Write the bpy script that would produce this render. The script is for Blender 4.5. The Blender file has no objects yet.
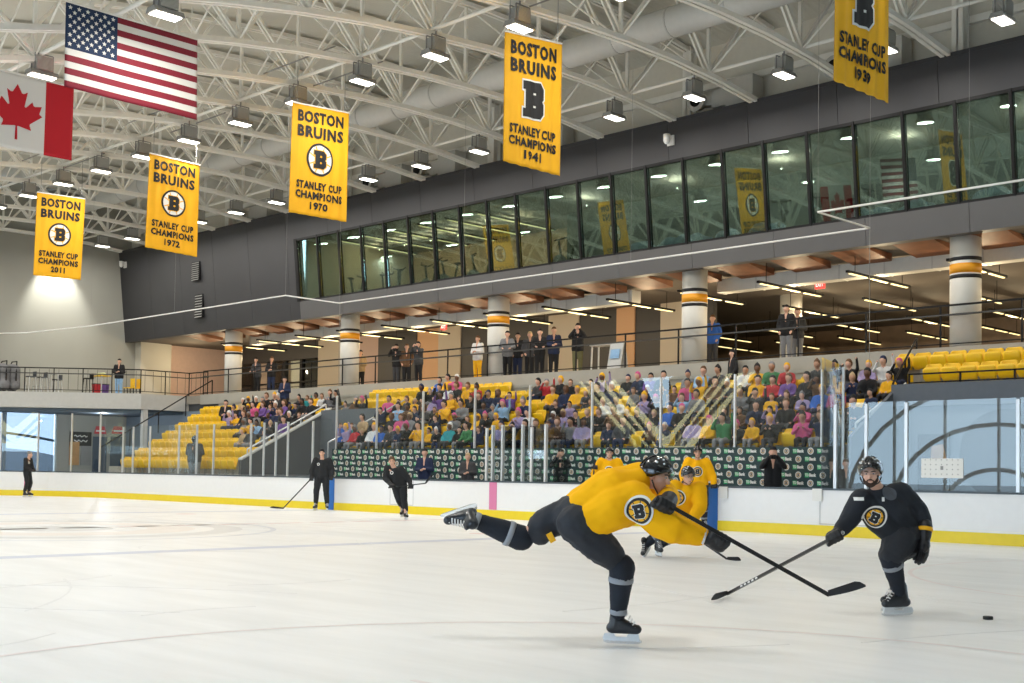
import bpy, bmesh, math, random
import numpy as np
from mathutils import Vector, Matrix
from mathutils.bvhtree import BVHTree
V = Vector
PI = math.pi
random.seed(7)
SC = bpy.context.scene
COL = SC.collection

# ------------------------------------------------------------------ camera
FPX, CYPX = 1228.27, 427.67
CAM = V((25.162, -24.587, 1.329))
YAW, PITCH, ROLL = .78837, .036215, .014977
_f = V((-math.cos(YAW), math.sin(YAW), 0)); _r = V((math.sin(YAW), math.cos(YAW), 0)); _u = V((0, 0, 1))
FWD = _f*math.cos(PITCH) + _u*math.sin(PITCH)
_u2 = _u*math.cos(PITCH) - _f*math.sin(PITCH)
RGT = _r*math.cos(ROLL) + _u2*math.sin(ROLL)
UPV = _u2*math.cos(ROLL) - _r*math.sin(ROLL)
cd = bpy.data.cameras.new('camera'); cam = bpy.data.objects.new('camera', cd); COL.objects.link(cam)
cd.sensor_width = 36; cd.sensor_fit = 'HORIZONTAL'; cd.lens = FPX/1024*36
cd.shift_y = (CYPX-341.5)/1024; cd.clip_end = 600; cd.clip_start = .05
cam.matrix_world = Matrix(((RGT.x, UPV.x, -FWD.x, CAM.x), (RGT.y, UPV.y, -FWD.y, CAM.y), (RGT.z, UPV.z, -FWD.z, CAM.z), (0, 0, 0, 1)))
SC.camera = cam
def ray(a, b): return FWD + RGT*((a-512)/FPX) + UPV*((CYPX-b)/FPX)
def at(a, b, dep): return CAM + ray(a, b)*dep
def on(ax, val, a, b):
    d = ray(a, b); i = 'XYZ'.index(ax); return CAM + d*((val-CAM[i])/d[i])
def pj(p):
    d = V(p)-CAM; z = d.dot(FWD); return 512+FPX*d.dot(RGT)/z, CYPX-FPX*d.dot(UPV)/z, z

# ------------------------------------------------------------------ light
SC.view_settings.view_transform = 'Standard'; SC.view_settings.look = 'None'
SC.view_settings.gamma = 1; SC.view_settings.use_curve_mapping = False
SC.view_settings.exposure = 0.45
LAMP_W = 78.0
w = bpy.data.worlds.new('daylight'); SC.world = w; w.use_nodes = True
w.node_tree.nodes['Background'].inputs[0].default_value = (.62, .8, 1, 1)
w.node_tree.nodes['Background'].inputs[1].default_value = 5.0
def area(name, loc, sx, sy, power, col, parent=None, rot=(0, 0, 0)):
    l = bpy.data.lights.new(name, 'AREA'); l.shape = 'RECTANGLE'; l.size = sx; l.size_y = sy; l.energy = power; l.color = col
    o = bpy.data.objects.new(name, l); COL.objects.link(o); o.location = loc; o.rotation_euler = rot
    if parent: o.parent = parent
    return o
WARM = (1, .955, .88)
for Y in (-18.5,):                       # lamp rows over the near side of the rink, above the picture
    for k in range(-4, 4):
        area('lamp_light', (1.3+6.06*k, Y, 9.0), .9, .9, LAMP_W*1.7, WARM)

# ------------------------------------------------------------------ materials
MATS = {}
def mat(name, col, rough=.6, metal=0., var=.0, scale=6., bump=0., emit=0., spec=.5, coat=0., ecol=None):
    if name in MATS: return MATS[name]
    m = bpy.data.materials.new(name); m.use_nodes = True; nt = m.node_tree; b = nt.nodes['Principled BSDF']
    c = (*col, 1) if len(col) == 3 else col
    b.inputs['Base Color'].default_value = c; b.inputs['Roughness'].default_value = rough; b.inputs['Metallic'].default_value = metal
    b.inputs['Specular IOR Level'].default_value = spec; b.inputs['Coat Weight'].default_value = coat
    m.diffuse_color = c
    if var or bump:
        tc = nt.nodes.new('ShaderNodeTexCoord'); n = nt.nodes.new('ShaderNodeTexNoise'); n.inputs['Scale'].default_value = scale; n.inputs['Detail'].default_value = 4
        nt.links.new(tc.outputs['Object'], n.inputs['Vector'])
        if var:
            r = nt.nodes.new('ShaderNodeMapRange'); r.inputs[1].default_value = .25; r.inputs[2].default_value = .75
            r.inputs[3].default_value = 1-var; r.inputs[4].default_value = 1+var
            mx = nt.nodes.new('ShaderNodeVectorMath'); mx.operation = 'SCALE'; mx.inputs[0].default_value = c[:3]
            nt.links.new(n.outputs['Fac'], r.inputs[0]); nt.links.new(r.outputs[0], mx.inputs['Scale']); nt.links.new(mx.outputs[0], b.inputs['Base Color'])
        if bump:
            bp = nt.nodes.new('ShaderNodeBump'); bp.inputs['Strength'].default_value = bump; bp.inputs['Distance'].default_value = .02
            nt.links.new(n.outputs['Fac'], bp.inputs['Height']); nt.links.new(bp.outputs[0], b.inputs['Normal'])
    if emit:
        b.inputs['Emission Color'].default_value = (*(ecol or col), 1); b.inputs['Emission Strength'].default_value = emit
    MATS[name] = m
    return m
def glassmat(name, tint, refl, boost=1.6, rough=0.):
    if name in MATS: return MATS[name]
    m = bpy.data.materials.new(name); m.use_nodes = True; nt = m.node_tree; nt.nodes.clear()
    o = nt.nodes.new('ShaderNodeOutputMaterial'); mix = nt.nodes.new('ShaderNodeMixShader'); t = nt.nodes.new('ShaderNodeBsdfTransparent'); g = nt.nodes.new('ShaderNodeBsdfGlossy')
    fr = nt.nodes.new('ShaderNodeFresnel'); fr.inputs[0].default_value = 1.5
    ma = nt.nodes.new('ShaderNodeMath'); ma.operation = 'MULTIPLY_ADD'; ma.inputs[1].default_value = boost; ma.inputs[2].default_value = refl; ma.use_clamp = True
    t.inputs[0].default_value = (*tint, 1); g.inputs['Roughness'].default_value = rough; g.inputs['Color'].default_value = (.9, .97, .95, 1)
    ge = nt.nodes.new('ShaderNodeNewGeometry'); fb = nt.nodes.new('ShaderNodeMath'); fb.operation = 'SUBTRACT'; fb.inputs[0].default_value = 1; fm = nt.nodes.new('ShaderNodeMath'); fm.operation = 'MULTIPLY'
    nt.links.new(ge.outputs['Backfacing'], fb.inputs[1]); nt.links.new(fb.outputs[0], fm.inputs[0]); nt.links.new(ma.outputs[0], fm.inputs[1])   # one reflection per sheet, from its outer face
    nt.links.new(fr.outputs[0], ma.inputs[0]); nt.links.new(fm.outputs[0], mix.inputs[0]); nt.links.new(t.outputs[0], mix.inputs[1]); nt.links.new(g.outputs[0], mix.inputs[2]); nt.links.new(mix.outputs[0], o.inputs[0])
    MATS[name] = m
    return m
def wavemat(name, col, axis, scale, strength, rough=.6, dist=.03):
    m = mat(name, col, rough); nt = m.node_tree; b = nt.nodes['Principled BSDF']
    tc = nt.nodes.new('ShaderNodeTexCoord'); wv = nt.nodes.new('ShaderNodeTexWave'); wv.bands_direction = axis; wv.inputs['Scale'].default_value = scale
    bp = nt.nodes.new('ShaderNodeBump'); bp.inputs['Strength'].default_value = strength; bp.inputs['Distance'].default_value = dist
    nt.links.new(tc.outputs['Object'], wv.inputs['Vector']); nt.links.new(wv.outputs['Fac'], bp.inputs['Height']); nt.links.new(bp.outputs[0], b.inputs['Normal'])
    return m

# ------------------------------------------------------------------ mesh helpers
class MB:
    def __init__(s): s.v = []; s.f = []; s.m = []; s.cur = 0
    def add(s, vs, fs):
        n = len(s.v); s.v += [tuple(q) for q in vs]; s.f += [tuple(i+n for i in f) for f in fs]; s.m += [s.cur]*len(fs); return s
    def box(s, x0, x1, y0, y1, z0, z1):
        return s.add([(x0,y0,z0),(x1,y0,z0),(x1,y1,z0),(x0,y1,z0),(x0,y0,z1),(x1,y0,z1),(x1,y1,z1),(x0,y1,z1)],
                     [(0,3,2,1),(4,5,6,7),(0,1,5,4),(1,2,6,5),(2,3,7,6),(3,0,4,7)])
    def obox(s, c, a, b, d):
        c, a, b, d = V(c), V(a), V(b), V(d)
        vs = [c+a*i+b*j+d*k for k in (-1, 1) for i, j in ((-1,-1),(1,-1),(1,1),(-1,1))]
        return s.add(vs, [(0,3,2,1),(4,5,6,7),(0,1,5,4),(1,2,6,5),(2,3,7,6),(3,0,4,7)])
    def bar(s, p0, p1, w, h, up=(0, 0, 1)):
        p0, p1 = V(p0), V(p1); d = p1-p0; L = d.length; d.normalize(); up = V(up)
        if abs(d.dot(up)) > .99: up = V((0, 1, 0))
        sd = d.cross(up).normalized(); u = sd.cross(d)
        return s.obox((p0+p1)/2, d*(L/2), sd*(w/2), u*(h/2))
    def quad(s, *p): return s.add(p, [tuple(range(len(p)))])
    def prism(s, prof, x0, x1, ax=0):
        n = len(prof); mk = (lambda t, a, b: (t, a, b)) if ax == 0 else (lambda t, a, b: (a, t, b)) if ax == 1 else (lambda t, a, b: (a, b, t))
        vs = [mk(x0, a, b) for a, b in prof]+[mk(x1, a, b) for a, b in prof]
        return s.add(vs, [tuple(range(n))[::-1], tuple(range(n, 2*n))]+[(i, (i+1) % n, n+(i+1) % n, n+i) for i in range(n)])
    def tube(s, pts, r, n=8, cap=True):
        pts = [V(p) for p in pts]; k = len(pts); rs = r if isinstance(r, (list, tuple)) else [r]*k
        vs = []; ref = None
        for i, p in enumerate(pts):
            d = (pts[min(i+1, k-1)]-pts[max(i-1, 0)]).normalized()
            if ref is None: ref = V((0, 0, 1)) if abs(d.z) < .9 else V((1, 0, 0))
            a = d.cross(ref).normalized(); b = a.cross(d).normalized(); ref = b
            vs += [p+(a*math.cos(2*PI*j/n)+b*math.sin(2*PI*j/n))*rs[i] for j in range(n)]
        fs = [(i*n+j, i*n+(j+1) % n, (i+1)*n+(j+1) % n, (i+1)*n+j) for i in range(k-1) for j in range(n)]
        if cap: fs += [tuple(range(n))[::-1], tuple((k-1)*n+j for j in range(n))]
        return s.add(vs, fs)
    def ell(s, c, r, rot=None, nu=12, nv=8):
        c = V(c); r = (r, r, r) if not hasattr(r, '__len__') else r; vs = []; R = rot or Matrix.Identity(3)
        for i in range(1, nv):
            t = PI*i/nv
            for j in range(nu):
                a = 2*PI*j/nu; vs.append(c+R @ V((r[0]*math.sin(t)*math.cos(a), r[1]*math.sin(t)*math.sin(a), r[2]*math.cos(t))))
        top = len(vs); vs += [c+R @ V((0, 0, r[2])), c-R @ V((0, 0, r[2]))]
        fs = [(i*nu+j, (i+1)*nu+j, (i+1)*nu+(j+1) % nu, i*nu+(j+1) % nu) for i in range(nv-2) for j in range(nu)]
        fs += [(top, j, (j+1) % nu) for j in range(nu)]+[(top+1, (nv-2)*nu+(j+1) % nu, (nv-2)*nu+j) for j in range(nu)]
        return s.add(vs, fs)
    def cap(s, p0, r0, p1, r1, n=10):               # tapered capsule: closed round-ended limb
        p0, p1 = V(p0), V(p1); d = p1-p0; L = d.length
        if L < 1e-6: return s.ell(p0, max(r0, r1))
        d.normalize(); pts = []; rs = []
        for t in (80, 55, 28): pts.append(p0-d*r0*math.sin(math.radians(t))); rs.append(r0*math.cos(math.radians(t)))
        pts += [p0, p1]; rs += [r0, r1]
        for t in (28, 55, 80): pts.append(p1+d*r1*math.sin(math.radians(t))); rs.append(r1*math.cos(math.radians(t)))
        return s.tube(pts, rs, n)
    def limb(s, pts, rs, n=10):
        for i in range(len(pts)-1): s.cap(pts[i], rs[i], pts[i+1], rs[i+1], n)
        return s
    def lathe(s, prof, c=(0, 0, 0), n=24):
        c = V(c); k = len(prof); vs = [c+V((r*math.cos(2*PI*j/n), r*math.sin(2*PI*j/n), z)) for r, z in prof for j in range(n)]
        fs = [(i*n+j, i*n+(j+1) % n, (i+1)*n+(j+1) % n, (i+1)*n+j) for i in range(k-1) for j in range(n)]
        fs += [tuple(range(n))[::-1], tuple((k-1)*n+j for j in range(n))]
        return s.add(vs, fs)
    def disc(s, c, a, b, r0, r1, n=32, a0=0, a1=2*PI):  # flat ring or disc in the plane a,b
        c, a, b = V(c), V(a), V(b); k = n+1
        o = [c+(a*math.cos(a0+(a1-a0)*j/n)+b*math.sin(a0+(a1-a0)*j/n))*r1 for j in range(k)]
        i = [c+(a*math.cos(a0+(a1-a0)*j/n)+b*math.sin(a0+(a1-a0)*j/n))*r0 for j in range(k)]
        return s.add(o+i, [(j, j+1, k+j+1, k+j) for j in range(n)])
    def mesh(s, name, mats, smooth=False):
        me = bpy.data.meshes.new(name); me.from_pydata(s.v, [], s.f)
        for m in (mats if isinstance(mats, (list, tuple)) else [mats]): me.materials.append(m)
        me.polygons.foreach_set('material_index', s.m)
        if smooth: me.polygons.foreach_set('use_smooth', [True]*len(me.polygons))
        me.update(); return me
    def build(s, name, mats, parent=None, smooth=False, **kw):
        return link(s.mesh(name, mats, smooth), name, parent, **kw)
def link(me, name, parent=None, loc=None, **kw):
    o = bpy.data.objects.new(name, me); COL.objects.link(o)
    if parent is not None: o.parent = parent
    if loc is not None: o.location = loc
    return tag(o, **kw)
def tag(o, label=None, cat=None, group=None, kind=None):
    if label: o['label'] = label
    if cat: o['category'] = cat
    if group: o['group'] = group
    if kind: o['kind'] = kind
    return o
def thing(name, label, cat, loc=(0, 0, 0), group=None, rz=0):
    o = bpy.data.objects.new(name, None); COL.objects.link(o); o.location = loc; o.rotation_euler.z = rz; o.empty_display_size = .1
    return tag(o, label, cat, group)
def dup(root, loc, label=None, rz=None):
    def cp(o, par):
        c = o.copy(); COL.objects.link(c)
        if par: c.parent = par
        for ch in o.children: cp(ch, c)
        return c
    r = cp(root, None); r.location = loc
    if rz is not None: r.rotation_euler.z = rz
    if label: r['label'] = label
    return r
def struct(name, mb, m, label=None, cat=None, smooth=False):
    o = mb.build(name, m, smooth=smooth); o['kind'] = 'structure'
    if label: o['label'] = label; o['category'] = cat or 'wall'
    return o
def shift(me, off):
    me.transform(Matrix.Translation(off)); return me
def fuse(mb, name, m, voxel=.02, it=6, fac=.5, disp=0., dscale=.12, seed=0):   # one continuous surface out of overlapping forms
    me = mb.mesh('tmp', m); o = bpy.data.objects.new('tmp', me); COL.objects.link(o)
    r = o.modifiers.new('r', 'REMESH'); r.mode = 'VOXEL'; r.voxel_size = voxel
    if it:
        sm = o.modifiers.new('s', 'SMOOTH'); sm.iterations = it; sm.factor = fac
    if disp:
        tx = bpy.data.textures.new('folds', 'CLOUDS'); tx.noise_scale = dscale
        d = o.modifiers.new('d', 'DISPLACE'); d.texture = tx; d.strength = disp; d.texture_coords = 'LOCAL'; d.mid_level = .5
    dg = bpy.context.evaluated_depsgraph_get(); dg.update()
    out = bpy.data.meshes.new_from_object(o.evaluated_get(dg)); out.name = name
    bpy.data.objects.remove(o); bpy.data.meshes.remove(me)
    out.materials.clear()
    for q in (m if isinstance(m, (list, tuple)) else [m]): out.materials.append(q)
    out.polygons.foreach_set('use_smooth', [True]*len(out.polygons))
    out.polygons.foreach_set('material_index', [0]*len(out.polygons))
    return out
ORD = 'first second third fourth fifth sixth seventh eighth ninth tenth eleventh twelfth thirteenth fourteenth fifteenth sixteenth seventeenth eighteenth nineteenth'.split()
TEN = ['', '', 'twenty', 'thirty', 'forty', 'fifty', 'sixty']
TENTH = ['', '', 'twentieth', 'thirtieth', 'fortieth', 'fiftieth', 'sixtieth']
def nth(i):                                          # 0 -> first
    n = i+1
    if n < 20: return ORD[i]
    return TENTH[n//10] if n % 10 == 0 else TEN[n//10]+'-'+ORD[n % 10-1]
# lettering ------------------------------------------------------------
def text_mesh(s, size=1., sx=1., bold=0., space=1.):
    cu = bpy.data.curves.new('txt', 'FONT'); cu.body = s; cu.size = size; cu.align_x = 'CENTER'; cu.align_y = 'CENTER'; cu.offset = bold; cu.resolution_u = 2; cu.space_character = space
    o = bpy.data.objects.new('txt', cu); COL.objects.link(o); dg = bpy.context.evaluated_depsgraph_get(); dg.update()
    me = bpy.data.meshes.new_from_object(o.evaluated_get(dg)); bpy.data.objects.remove(o)
    vs = [(v.co.x*sx, v.co.y) for v in me.vertices]; fs = [tuple(p.vertices) for p in me.polygons]; bpy.data.meshes.remove(me)
    return vs, fs
def fill2d(loops):                                   # filled flat shape with holes
    cu = bpy.data.curves.new('sh', 'CURVE'); cu.dimensions = '2D'; cu.fill_mode = 'BOTH'
    for lp in loops:
        sp = cu.splines.new('POLY'); sp.points.add(len(lp)-1); sp.use_cyclic_u = True
        for q, (x, y) in zip(sp.points, lp): q.co = (x, y, 0, 1)
    o = bpy.data.objects.new('sh', cu); COL.objects.link(o); dg = bpy.context.evaluated_depsgraph_get(); dg.update()
    me = bpy.data.meshes.new_from_object(o.evaluated_get(dg)); bpy.data.objects.remove(o)
    vs = [(v.co.x, v.co.y) for v in me.vertices]; fs = [tuple(p.vertices) for p in me.polygons]; bpy.data.meshes.remove(me)
    return vs, fs
def block_b(h=1., grow=0., hg=None):                          # slab-serif B, centred
    def g(pts, s):
        out = []
        for i, (x, y) in enumerate(pts):
            a = V((x-pts[i-1][0], y-pts[i-1][1])); b = V((pts[(i+1) % len(pts)][0]-x, pts[(i+1) % len(pts)][1]-y))
            a.normalize(); b.normalize(); n = V((a.y+b.y, -a.x-b.x)); d = 1+a.dot(b)
            n = n/max(d, .5); out.append((x+n.x*s, y+n.y*s))
        return out
    outer = [(-.40, -.5), (.28, -.5), (.42, -.36), (.42, -.10), (.33, 0), (.42, .10), (.42, .36), (.28, .5), (-.40, .5), (-.40, .34), (-.30, .34), (-.30, -.34), (-.40, -.34)]
    h1 = [(-.08, .08), (-.08, .31), (.14, .31), (.19, .26), (.19, .13), (.14, .08)]
    h2 = [(-.08, -.31), (-.08, -.08), (.14, -.08), (.19, -.13), (.19, -.26), (.14, -.31)]
    hg = grow if hg is None else hg
    L = [g(outer, grow), g(h1, hg) if hg < .1 else None, g(h2, hg) if hg < .1 else None]
    vs, fs = fill2d([l for l in L if l])
    return [(x*h, y*h) for x, y in vs], fs
def merge2d(*items):                                 # (vs, fs, dx, dy)
    V2, F2 = [], []
    for vs, fs, dx, dy in items:
        n = len(V2); V2 += [(x+dx, y+dy) for x, y in vs]; F2 += [tuple(i+n for i in f) for f in fs]
    return V2, F2
def disc2d(r0, r1, n=40):
    vs = [(math.cos(2*PI*j/n)*r1, math.sin(2*PI*j/n)*r1) for j in range(n)]
    if r0 <= 0:
        vs += [(math.cos(2*PI*j/n)*r1*.5, math.sin(2*PI*j/n)*r1*.5) for j in range(n)]+[(0, 0)]
        return vs, [(j, (j+1) % n, n+(j+1) % n, n+j) for j in range(n)]+[(n+j, n+(j+1) % n, 2*n) for j in range(n)]
    vs += [(math.cos(2*PI*j/n)*r0, math.sin(2*PI*j/n)*r0) for j in range(n)]
    return vs, [(j, (j+1) % n, n+(j+1) % n, n+j) for j in range(n)]
def spokes2d(r0, r1, w, n=8):
    vs, fs = [], []
    for k in range(n):
        a = 2*PI*k/n+PI/n; c, s = math.cos(a), math.sin(a); b = len(vs)
        vs += [(c*r0-s*w, s*r0+c*w), (c*r0+s*w, s*r0-c*w), (c*r1+s*w, s*r1-c*w), (c*r1-s*w, s*r1+c*w)]; fs.append((b, b+1, b+2, b+3))
    return vs, fs
def cut2d(vs, fs, dx, dy):                           # refine a flat shape so that it can follow folds
    me = bpy.data.meshes.new('c'); me.from_pydata([(x, y, 0) for x, y in vs], [], fs); bm = bmesh.new(); bm.from_mesh(me); bpy.data.meshes.remove(me)
    xs = [v[0] for v in vs]; ys = [v[1] for v in vs]
    for lo, hi, st, no in ((min(xs), max(xs), dx, (1, 0, 0)), (min(ys), max(ys), dy, (0, 1, 0))):
        for k in range(math.ceil(lo/st), math.floor(hi/st)+1):
            bmesh.ops.bisect_plane(bm, geom=bm.verts[:]+bm.edges[:]+bm.faces[:], plane_co=(no[0]*k*st, no[1]*k*st, 0), plane_no=no)
    bm.verts.index_update(); out = [(v.co.x, v.co.y) for v in bm.verts], [tuple(v.index for v in f.verts) for f in bm.faces]; bm.free(); return out
def mesh2d(vs, fs, name, m, fn):                     # place a flat shape with fn(x, y) -> 3-D point
    me = bpy.data.meshes.new(name); me.from_pydata([tuple(fn(x, y)) for x, y in vs], [], fs); me.materials.append(m); me.update(); return me
# ------------------------------------------------------------------ palette
ICE = mat('ice', (.88, .89, .90), .38, var=.035, scale=.9, bump=.02, spec=.35)
WHITE_P = mat('painted_white', (.82, .82, .80), .45, var=.02)
CREAM = mat('cream_wall', (.36, .36, .32), .8, var=.03, scale=.6)
STEEL = mat('white_steel', (.90, .885, .82), .5, var=.03)
DECKM = wavemat('roof_deck_sheet', (.66, .65, .58), 'X', 2.2, .35, .7)
DARKW = mat('charcoal_panel', (.036, .036, .041), .55, var=.06, scale=.8)
FASC = mat('bounce_lit_fascia', (.105, .103, .105), .55, var=.05, scale=.8)  # wall panel lightened in colour to stand for light reflected from below
BLACKM = mat('black_metal', (.008, .008, .009), .5, spec=.25)
GREYM = mat('grey_metal', (.30, .30, .29), .45, .2, var=.05)
LOUV = wavemat('louvred_grey', (.50, .50, .47), 'Z', 9, .8, .5)
CONC = mat('concrete', (.42, .40, .35), .85, var=.07, scale=1.5)
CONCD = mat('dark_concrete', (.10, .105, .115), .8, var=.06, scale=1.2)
SLATE = mat('slate_wall', (.16, .21, .26), .7, var=.05)
FACIA = mat('pale_concrete', (.55, .55, .53), .8, var=.04)
YSEAT = mat('yellow_plastic', (.95, .58, .005), .38, var=.03)
YKICK = mat('yellow_kickplate', (.88, .68, .02), .4, var=.03)
BLUEP = mat('blue_paint', (.02, .16, .55), .4)
PINKP = mat('faded_red_paint', (.72, .22, .42), .45)
SILV = mat('brushed_aluminium', (.72, .74, .76), .35, .5, var=.03)
RGLASS = glassmat('rink_glass', (.95, .97, .98), .005, 1.7)
WGLASS = glassmat('tinted_window', (.66, .74, .70), .50, 3.0)
OGLASS = glassmat('blue_outside_window', (.40, .42, .44), .02, 1.)
GOLD = mat('gold_cloth', (.92, .47, .008), .75, var=.04, scale=3)
INK = mat('black_print', (.012, .012, .014), .7)
PWHITE = mat('white_print', (.85, .85, .82), .7)
WOODO = mat('orange_wood_soffit', (.24, .095, .042), .6, var=.45, scale=1.3)
CEILD = mat('dark_ceiling', (.13, .11, .095), .8)
STRIPE = mat('strip_diffuser', (1, .9, .65), .5, emit=1.25, ecol=(1, .80, .36))
LENS = mat('lamp_lens', (1, .97, .9), .4, emit=7., ecol=(1, .95, .84))
WOODT = mat('tan_wood', (.55, .30, .12), .5, var=.15, scale=3)

def streaks(m):
    nt = m.node_tree; b = nt.nodes['Principled BSDF']; tc = nt.nodes.new('ShaderNodeTexCoord'); mp = nt.nodes.new('ShaderNodeMapping'); mp.inputs['Rotation'].default_value = (0, 0, .74); mp.inputs['Scale'].default_value = (.28, 1.6, 1)
    n = nt.nodes.new('ShaderNodeTexNoise'); n.inputs['Scale'].default_value = 1.3; n.inputs['Detail'].default_value = 7; n.inputs['Roughness'].default_value = .62
    r = nt.nodes.new('ShaderNodeValToRGB'); r.color_ramp.elements[0].position = .3; r.color_ramp.elements[0].color = (.80, .80, .79, 1); r.color_ramp.elements[1].position = .66; r.color_ramp.elements[1].color = (.90, .90, .895, 1)
    nt.links.new(tc.outputs['Object'], mp.inputs[0]); nt.links.new(mp.outputs[0], n.inputs['Vector']); nt.links.new(n.outputs['Fac'], r.inputs[0]); nt.links.new(r.outputs[0], b.inputs['Base Color'])
streaks(ICE)
# ------------------------------------------------------------------ roof
def zc(y):
    y = max(y, -20.5)  # unseen near side held level so the V reflection clears it
    return 12.93-(.0083 if y < 1.8 else .0115)*(y-1.8)**2
DEPTH = 2.5
TX0, TDX = 1.3, 3.03
mb = MB(); ys = [-31.2+1.95*i for i in range(21)]
for y0, y1 in zip(ys, ys[1:]):
    mb.add([(-36, y0, zc(y0)+DEPTH+.15), (32, y0, zc(y0)+DEPTH+.15), (32, y1, zc(y1)+DEPTH+.15), (-36, y1, zc(y1)+DEPTH+.15),
            (-36, y0, zc(y0)+DEPTH+.45), (32, y0, zc(y0)+DEPTH+.45), (32, y1, zc(y1)+DEPTH+.45), (-36, y1, zc(y1)+DEPTH+.45)],
           [(0, 1, 2, 3), (7, 6, 5, 4), (0, 4, 5, 1), (2, 6, 7, 3), (1, 5, 6, 2), (3, 7, 4, 0)])
struct('ceiling', mb, DECKM)
NODE_Y = [4.2-3.95*i for i in range(8)]
def chord_mb(dz, w, h, gap, y0=-30.9, y1=6.75, n=18):
    m = MB()
    for s in (-1, 1):
        for i in range(n):
            a = y0+(y1-y0)*i/n; b = y0+(y1-y0)*(i+1)/n
            m.bar((s*gap, a, zc(a)+dz), (s*gap, b, zc(b)+dz), w, h)
    return m
def web_mb(y0, y1, pair):
    m = MB()
    for s in ((-1, 1) if pair else (0,)):
        m.bar((s*.075, y0, zc(y0)+.08), (s*.075, y1, zc(y1)+DEPTH-.1), .06 if pair else .1, .08)
    return m
tr = thing('roof_truss', 'white arched steel roof truss nearest the cream end wall', 'roof truss', (TX0-12*TDX, 0, 0), 'arched roof trusses across the rink')
chord_mb(0, .11, .13, .085).build('bottom_chord', STEEL, tr)
chord_mb(DEPTH, .1, .12, .08, -30.9, 7.4).build('top_chord', STEEL, tr)
for i, y in enumerate(NODE_Y):
    web_mb(y, y-1.975, True).build('diagonal_web', STEEL, tr)
    if y < 4.3: web_mb(y, y+1.975, False).build('diagonal_web', STEEL, tr)
    web_mb(y, y, False).build('vertical_web', STEEL, tr)
for y in NODE_Y[:6:1]:
    m = MB(); z = zc(y)
    m.tube([(.1, y, z+.08), (TDX-.1, y, z+DEPTH-.15)], .028, 6); m.tube([(.1, y, z+DEPTH-.15), (TDX-.1, y, z+.08)], .028, 6)
    m.build('cross_brace', STEEL, tr)
for k in range(1, 17):
    dup(tr, (TX0+(k-12)*TDX, 0, 0), f'white arched steel roof truss, {nth(k)} out from the cream end wall')
for j, (y, nm) in enumerate(((4.2, 'beside the dark window wall'), (-3.9, 'above the middle lamp row'), (-11.6, 'above the outermost lamp row'))):
    MB().tube([(-35.2, y+.12, zc(y)+.14), (18, y+.12, zc(y)+.14)], .055, 8).build('bridging_tube', STEEL, smooth=True, label=f'long white steel bridging tube along the trusses {nm}', cat='steel tube', group='bridging tubes')
# big round duct through the trusses
dt = thing('round_duct', 'big round pale duct running through the trusses near the window wall', 'duct', (0, 2.9, 14.15))
MB().tube([(-35, 0, 0), (22, 0, 0)], .43, 24).build('duct_barrel', mat('pale_duct', (.66, .66, .63), .5, var=.03), dt, smooth=True)
for k in range(28):
    MB().tube([(-34+2*k, 0, 0), (-33.95+2*k, 0, 0)], .445, 24).build('duct_collar', mat('duct_seam', (.55, .55, .53), .5), dt)

# ------------------------------------------------------------------ high bay lamps
lp = thing('high_bay_lamp', 'x', 'ceiling lamp', (0, 0, -50), 'high bay lamps under the trusses'); lp.scale = (.85, .85, .85)
m = MB(); m.box(-.2, .2, -.24, .24, .16, .55); m.build('driver_housing', LOUV, lp)
m = MB()
for y in (-.27, .27): m.bar((-.12, y, .05), (-.12, y, .62), .03, .03); m.bar((.12, y, .05), (.12, y, .62), .03, .03)
m.bar((-.12, -.27, .62), (-.12, .27, .62), .03, .03); m.bar((.12, -.27, .62), (.12, .27, .62), .03, .03); m.bar((0, 0, .55), (0, 0, .8), .04, .04)
m.build('hanger_bracket', GREYM, lp)
MB().prism([(-.24, 0), (.24, 0), (.17, .14), (-.17, .14)], -.42, .42, 1).build('reflector_body', GREYM, lp)
m = MB(); m.box(-.18, .18, -.36, .36, -.02, .004); m.build('lens', LENS, lp)
area('lamp_light', (0, 0, -.06), .4, .84, LAMP_W, WARM, lp)
first = True
for y, zz, x0, ks, nm in ((4.2, 12.31, -.5, range(-11, 5), 'in the row beside the charcoal wall'), (-3.9, 11.98, .32, range(-12, 5), 'in the middle row'), (-11.4, 11.05, .03, range(-12, 3, 1), 'in the outermost row over the ice')):
    for n, k in enumerate(ks):
        if y < -11 and k % 2: continue
        lb = f'grey high bay lamp {nm}, {nth(k+12)} truss'
        if first: lp.location = (TX0+TDX*k+x0, y, zz); lp['label'] = lb; first = False
        else: dup(lp, (TX0+TDX*k+x0, y, zz), lb)

# ------------------------------------------------------------------ shell
struct('floor', MB().box(-36, 32, -31, .2, -.3, 0), ICE)
def painted(name, mb, col): return struct('trim_ice_'+name, mb, mat('ice_'+name, col, .4, var=.05, scale=2))
YC = -12.95
for x in (-7.62, 7.62): painted('blue_line', MB().box(x-.22, x+.22, -25.9, -.02, .001, .002), (.60, .63, .73))
m = MB()
for k in range(20): m.box(-.15, .15, -25.8+1.3*k, -25.8+1.3*k+1.0, .001, .002)
painted('red_line', m, (.75, .62, .62))
painted('centre_circle', MB().disc((0, YC, .002), (1, 0, 0), (0, 1, 0), 4.5, 4.62, 64), (.68, .70, .75))
m = MB(); m.disc((0, YC, .002), (1, 0, 0), (0, 1, 0), 3.3, 3.9, 48); m.disc((0, YC, .002), (1, 0, 0), (0, 1, 0), .0, 1.2, 32)
painted('crest_dark', m, (.70, .70, .70)); painted('crest_ring', MB().disc((0, YC, .002), (1, 0, 0), (0, 1, 0), 1.9, 2.9, 48), (.83, .78, .74))
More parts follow.
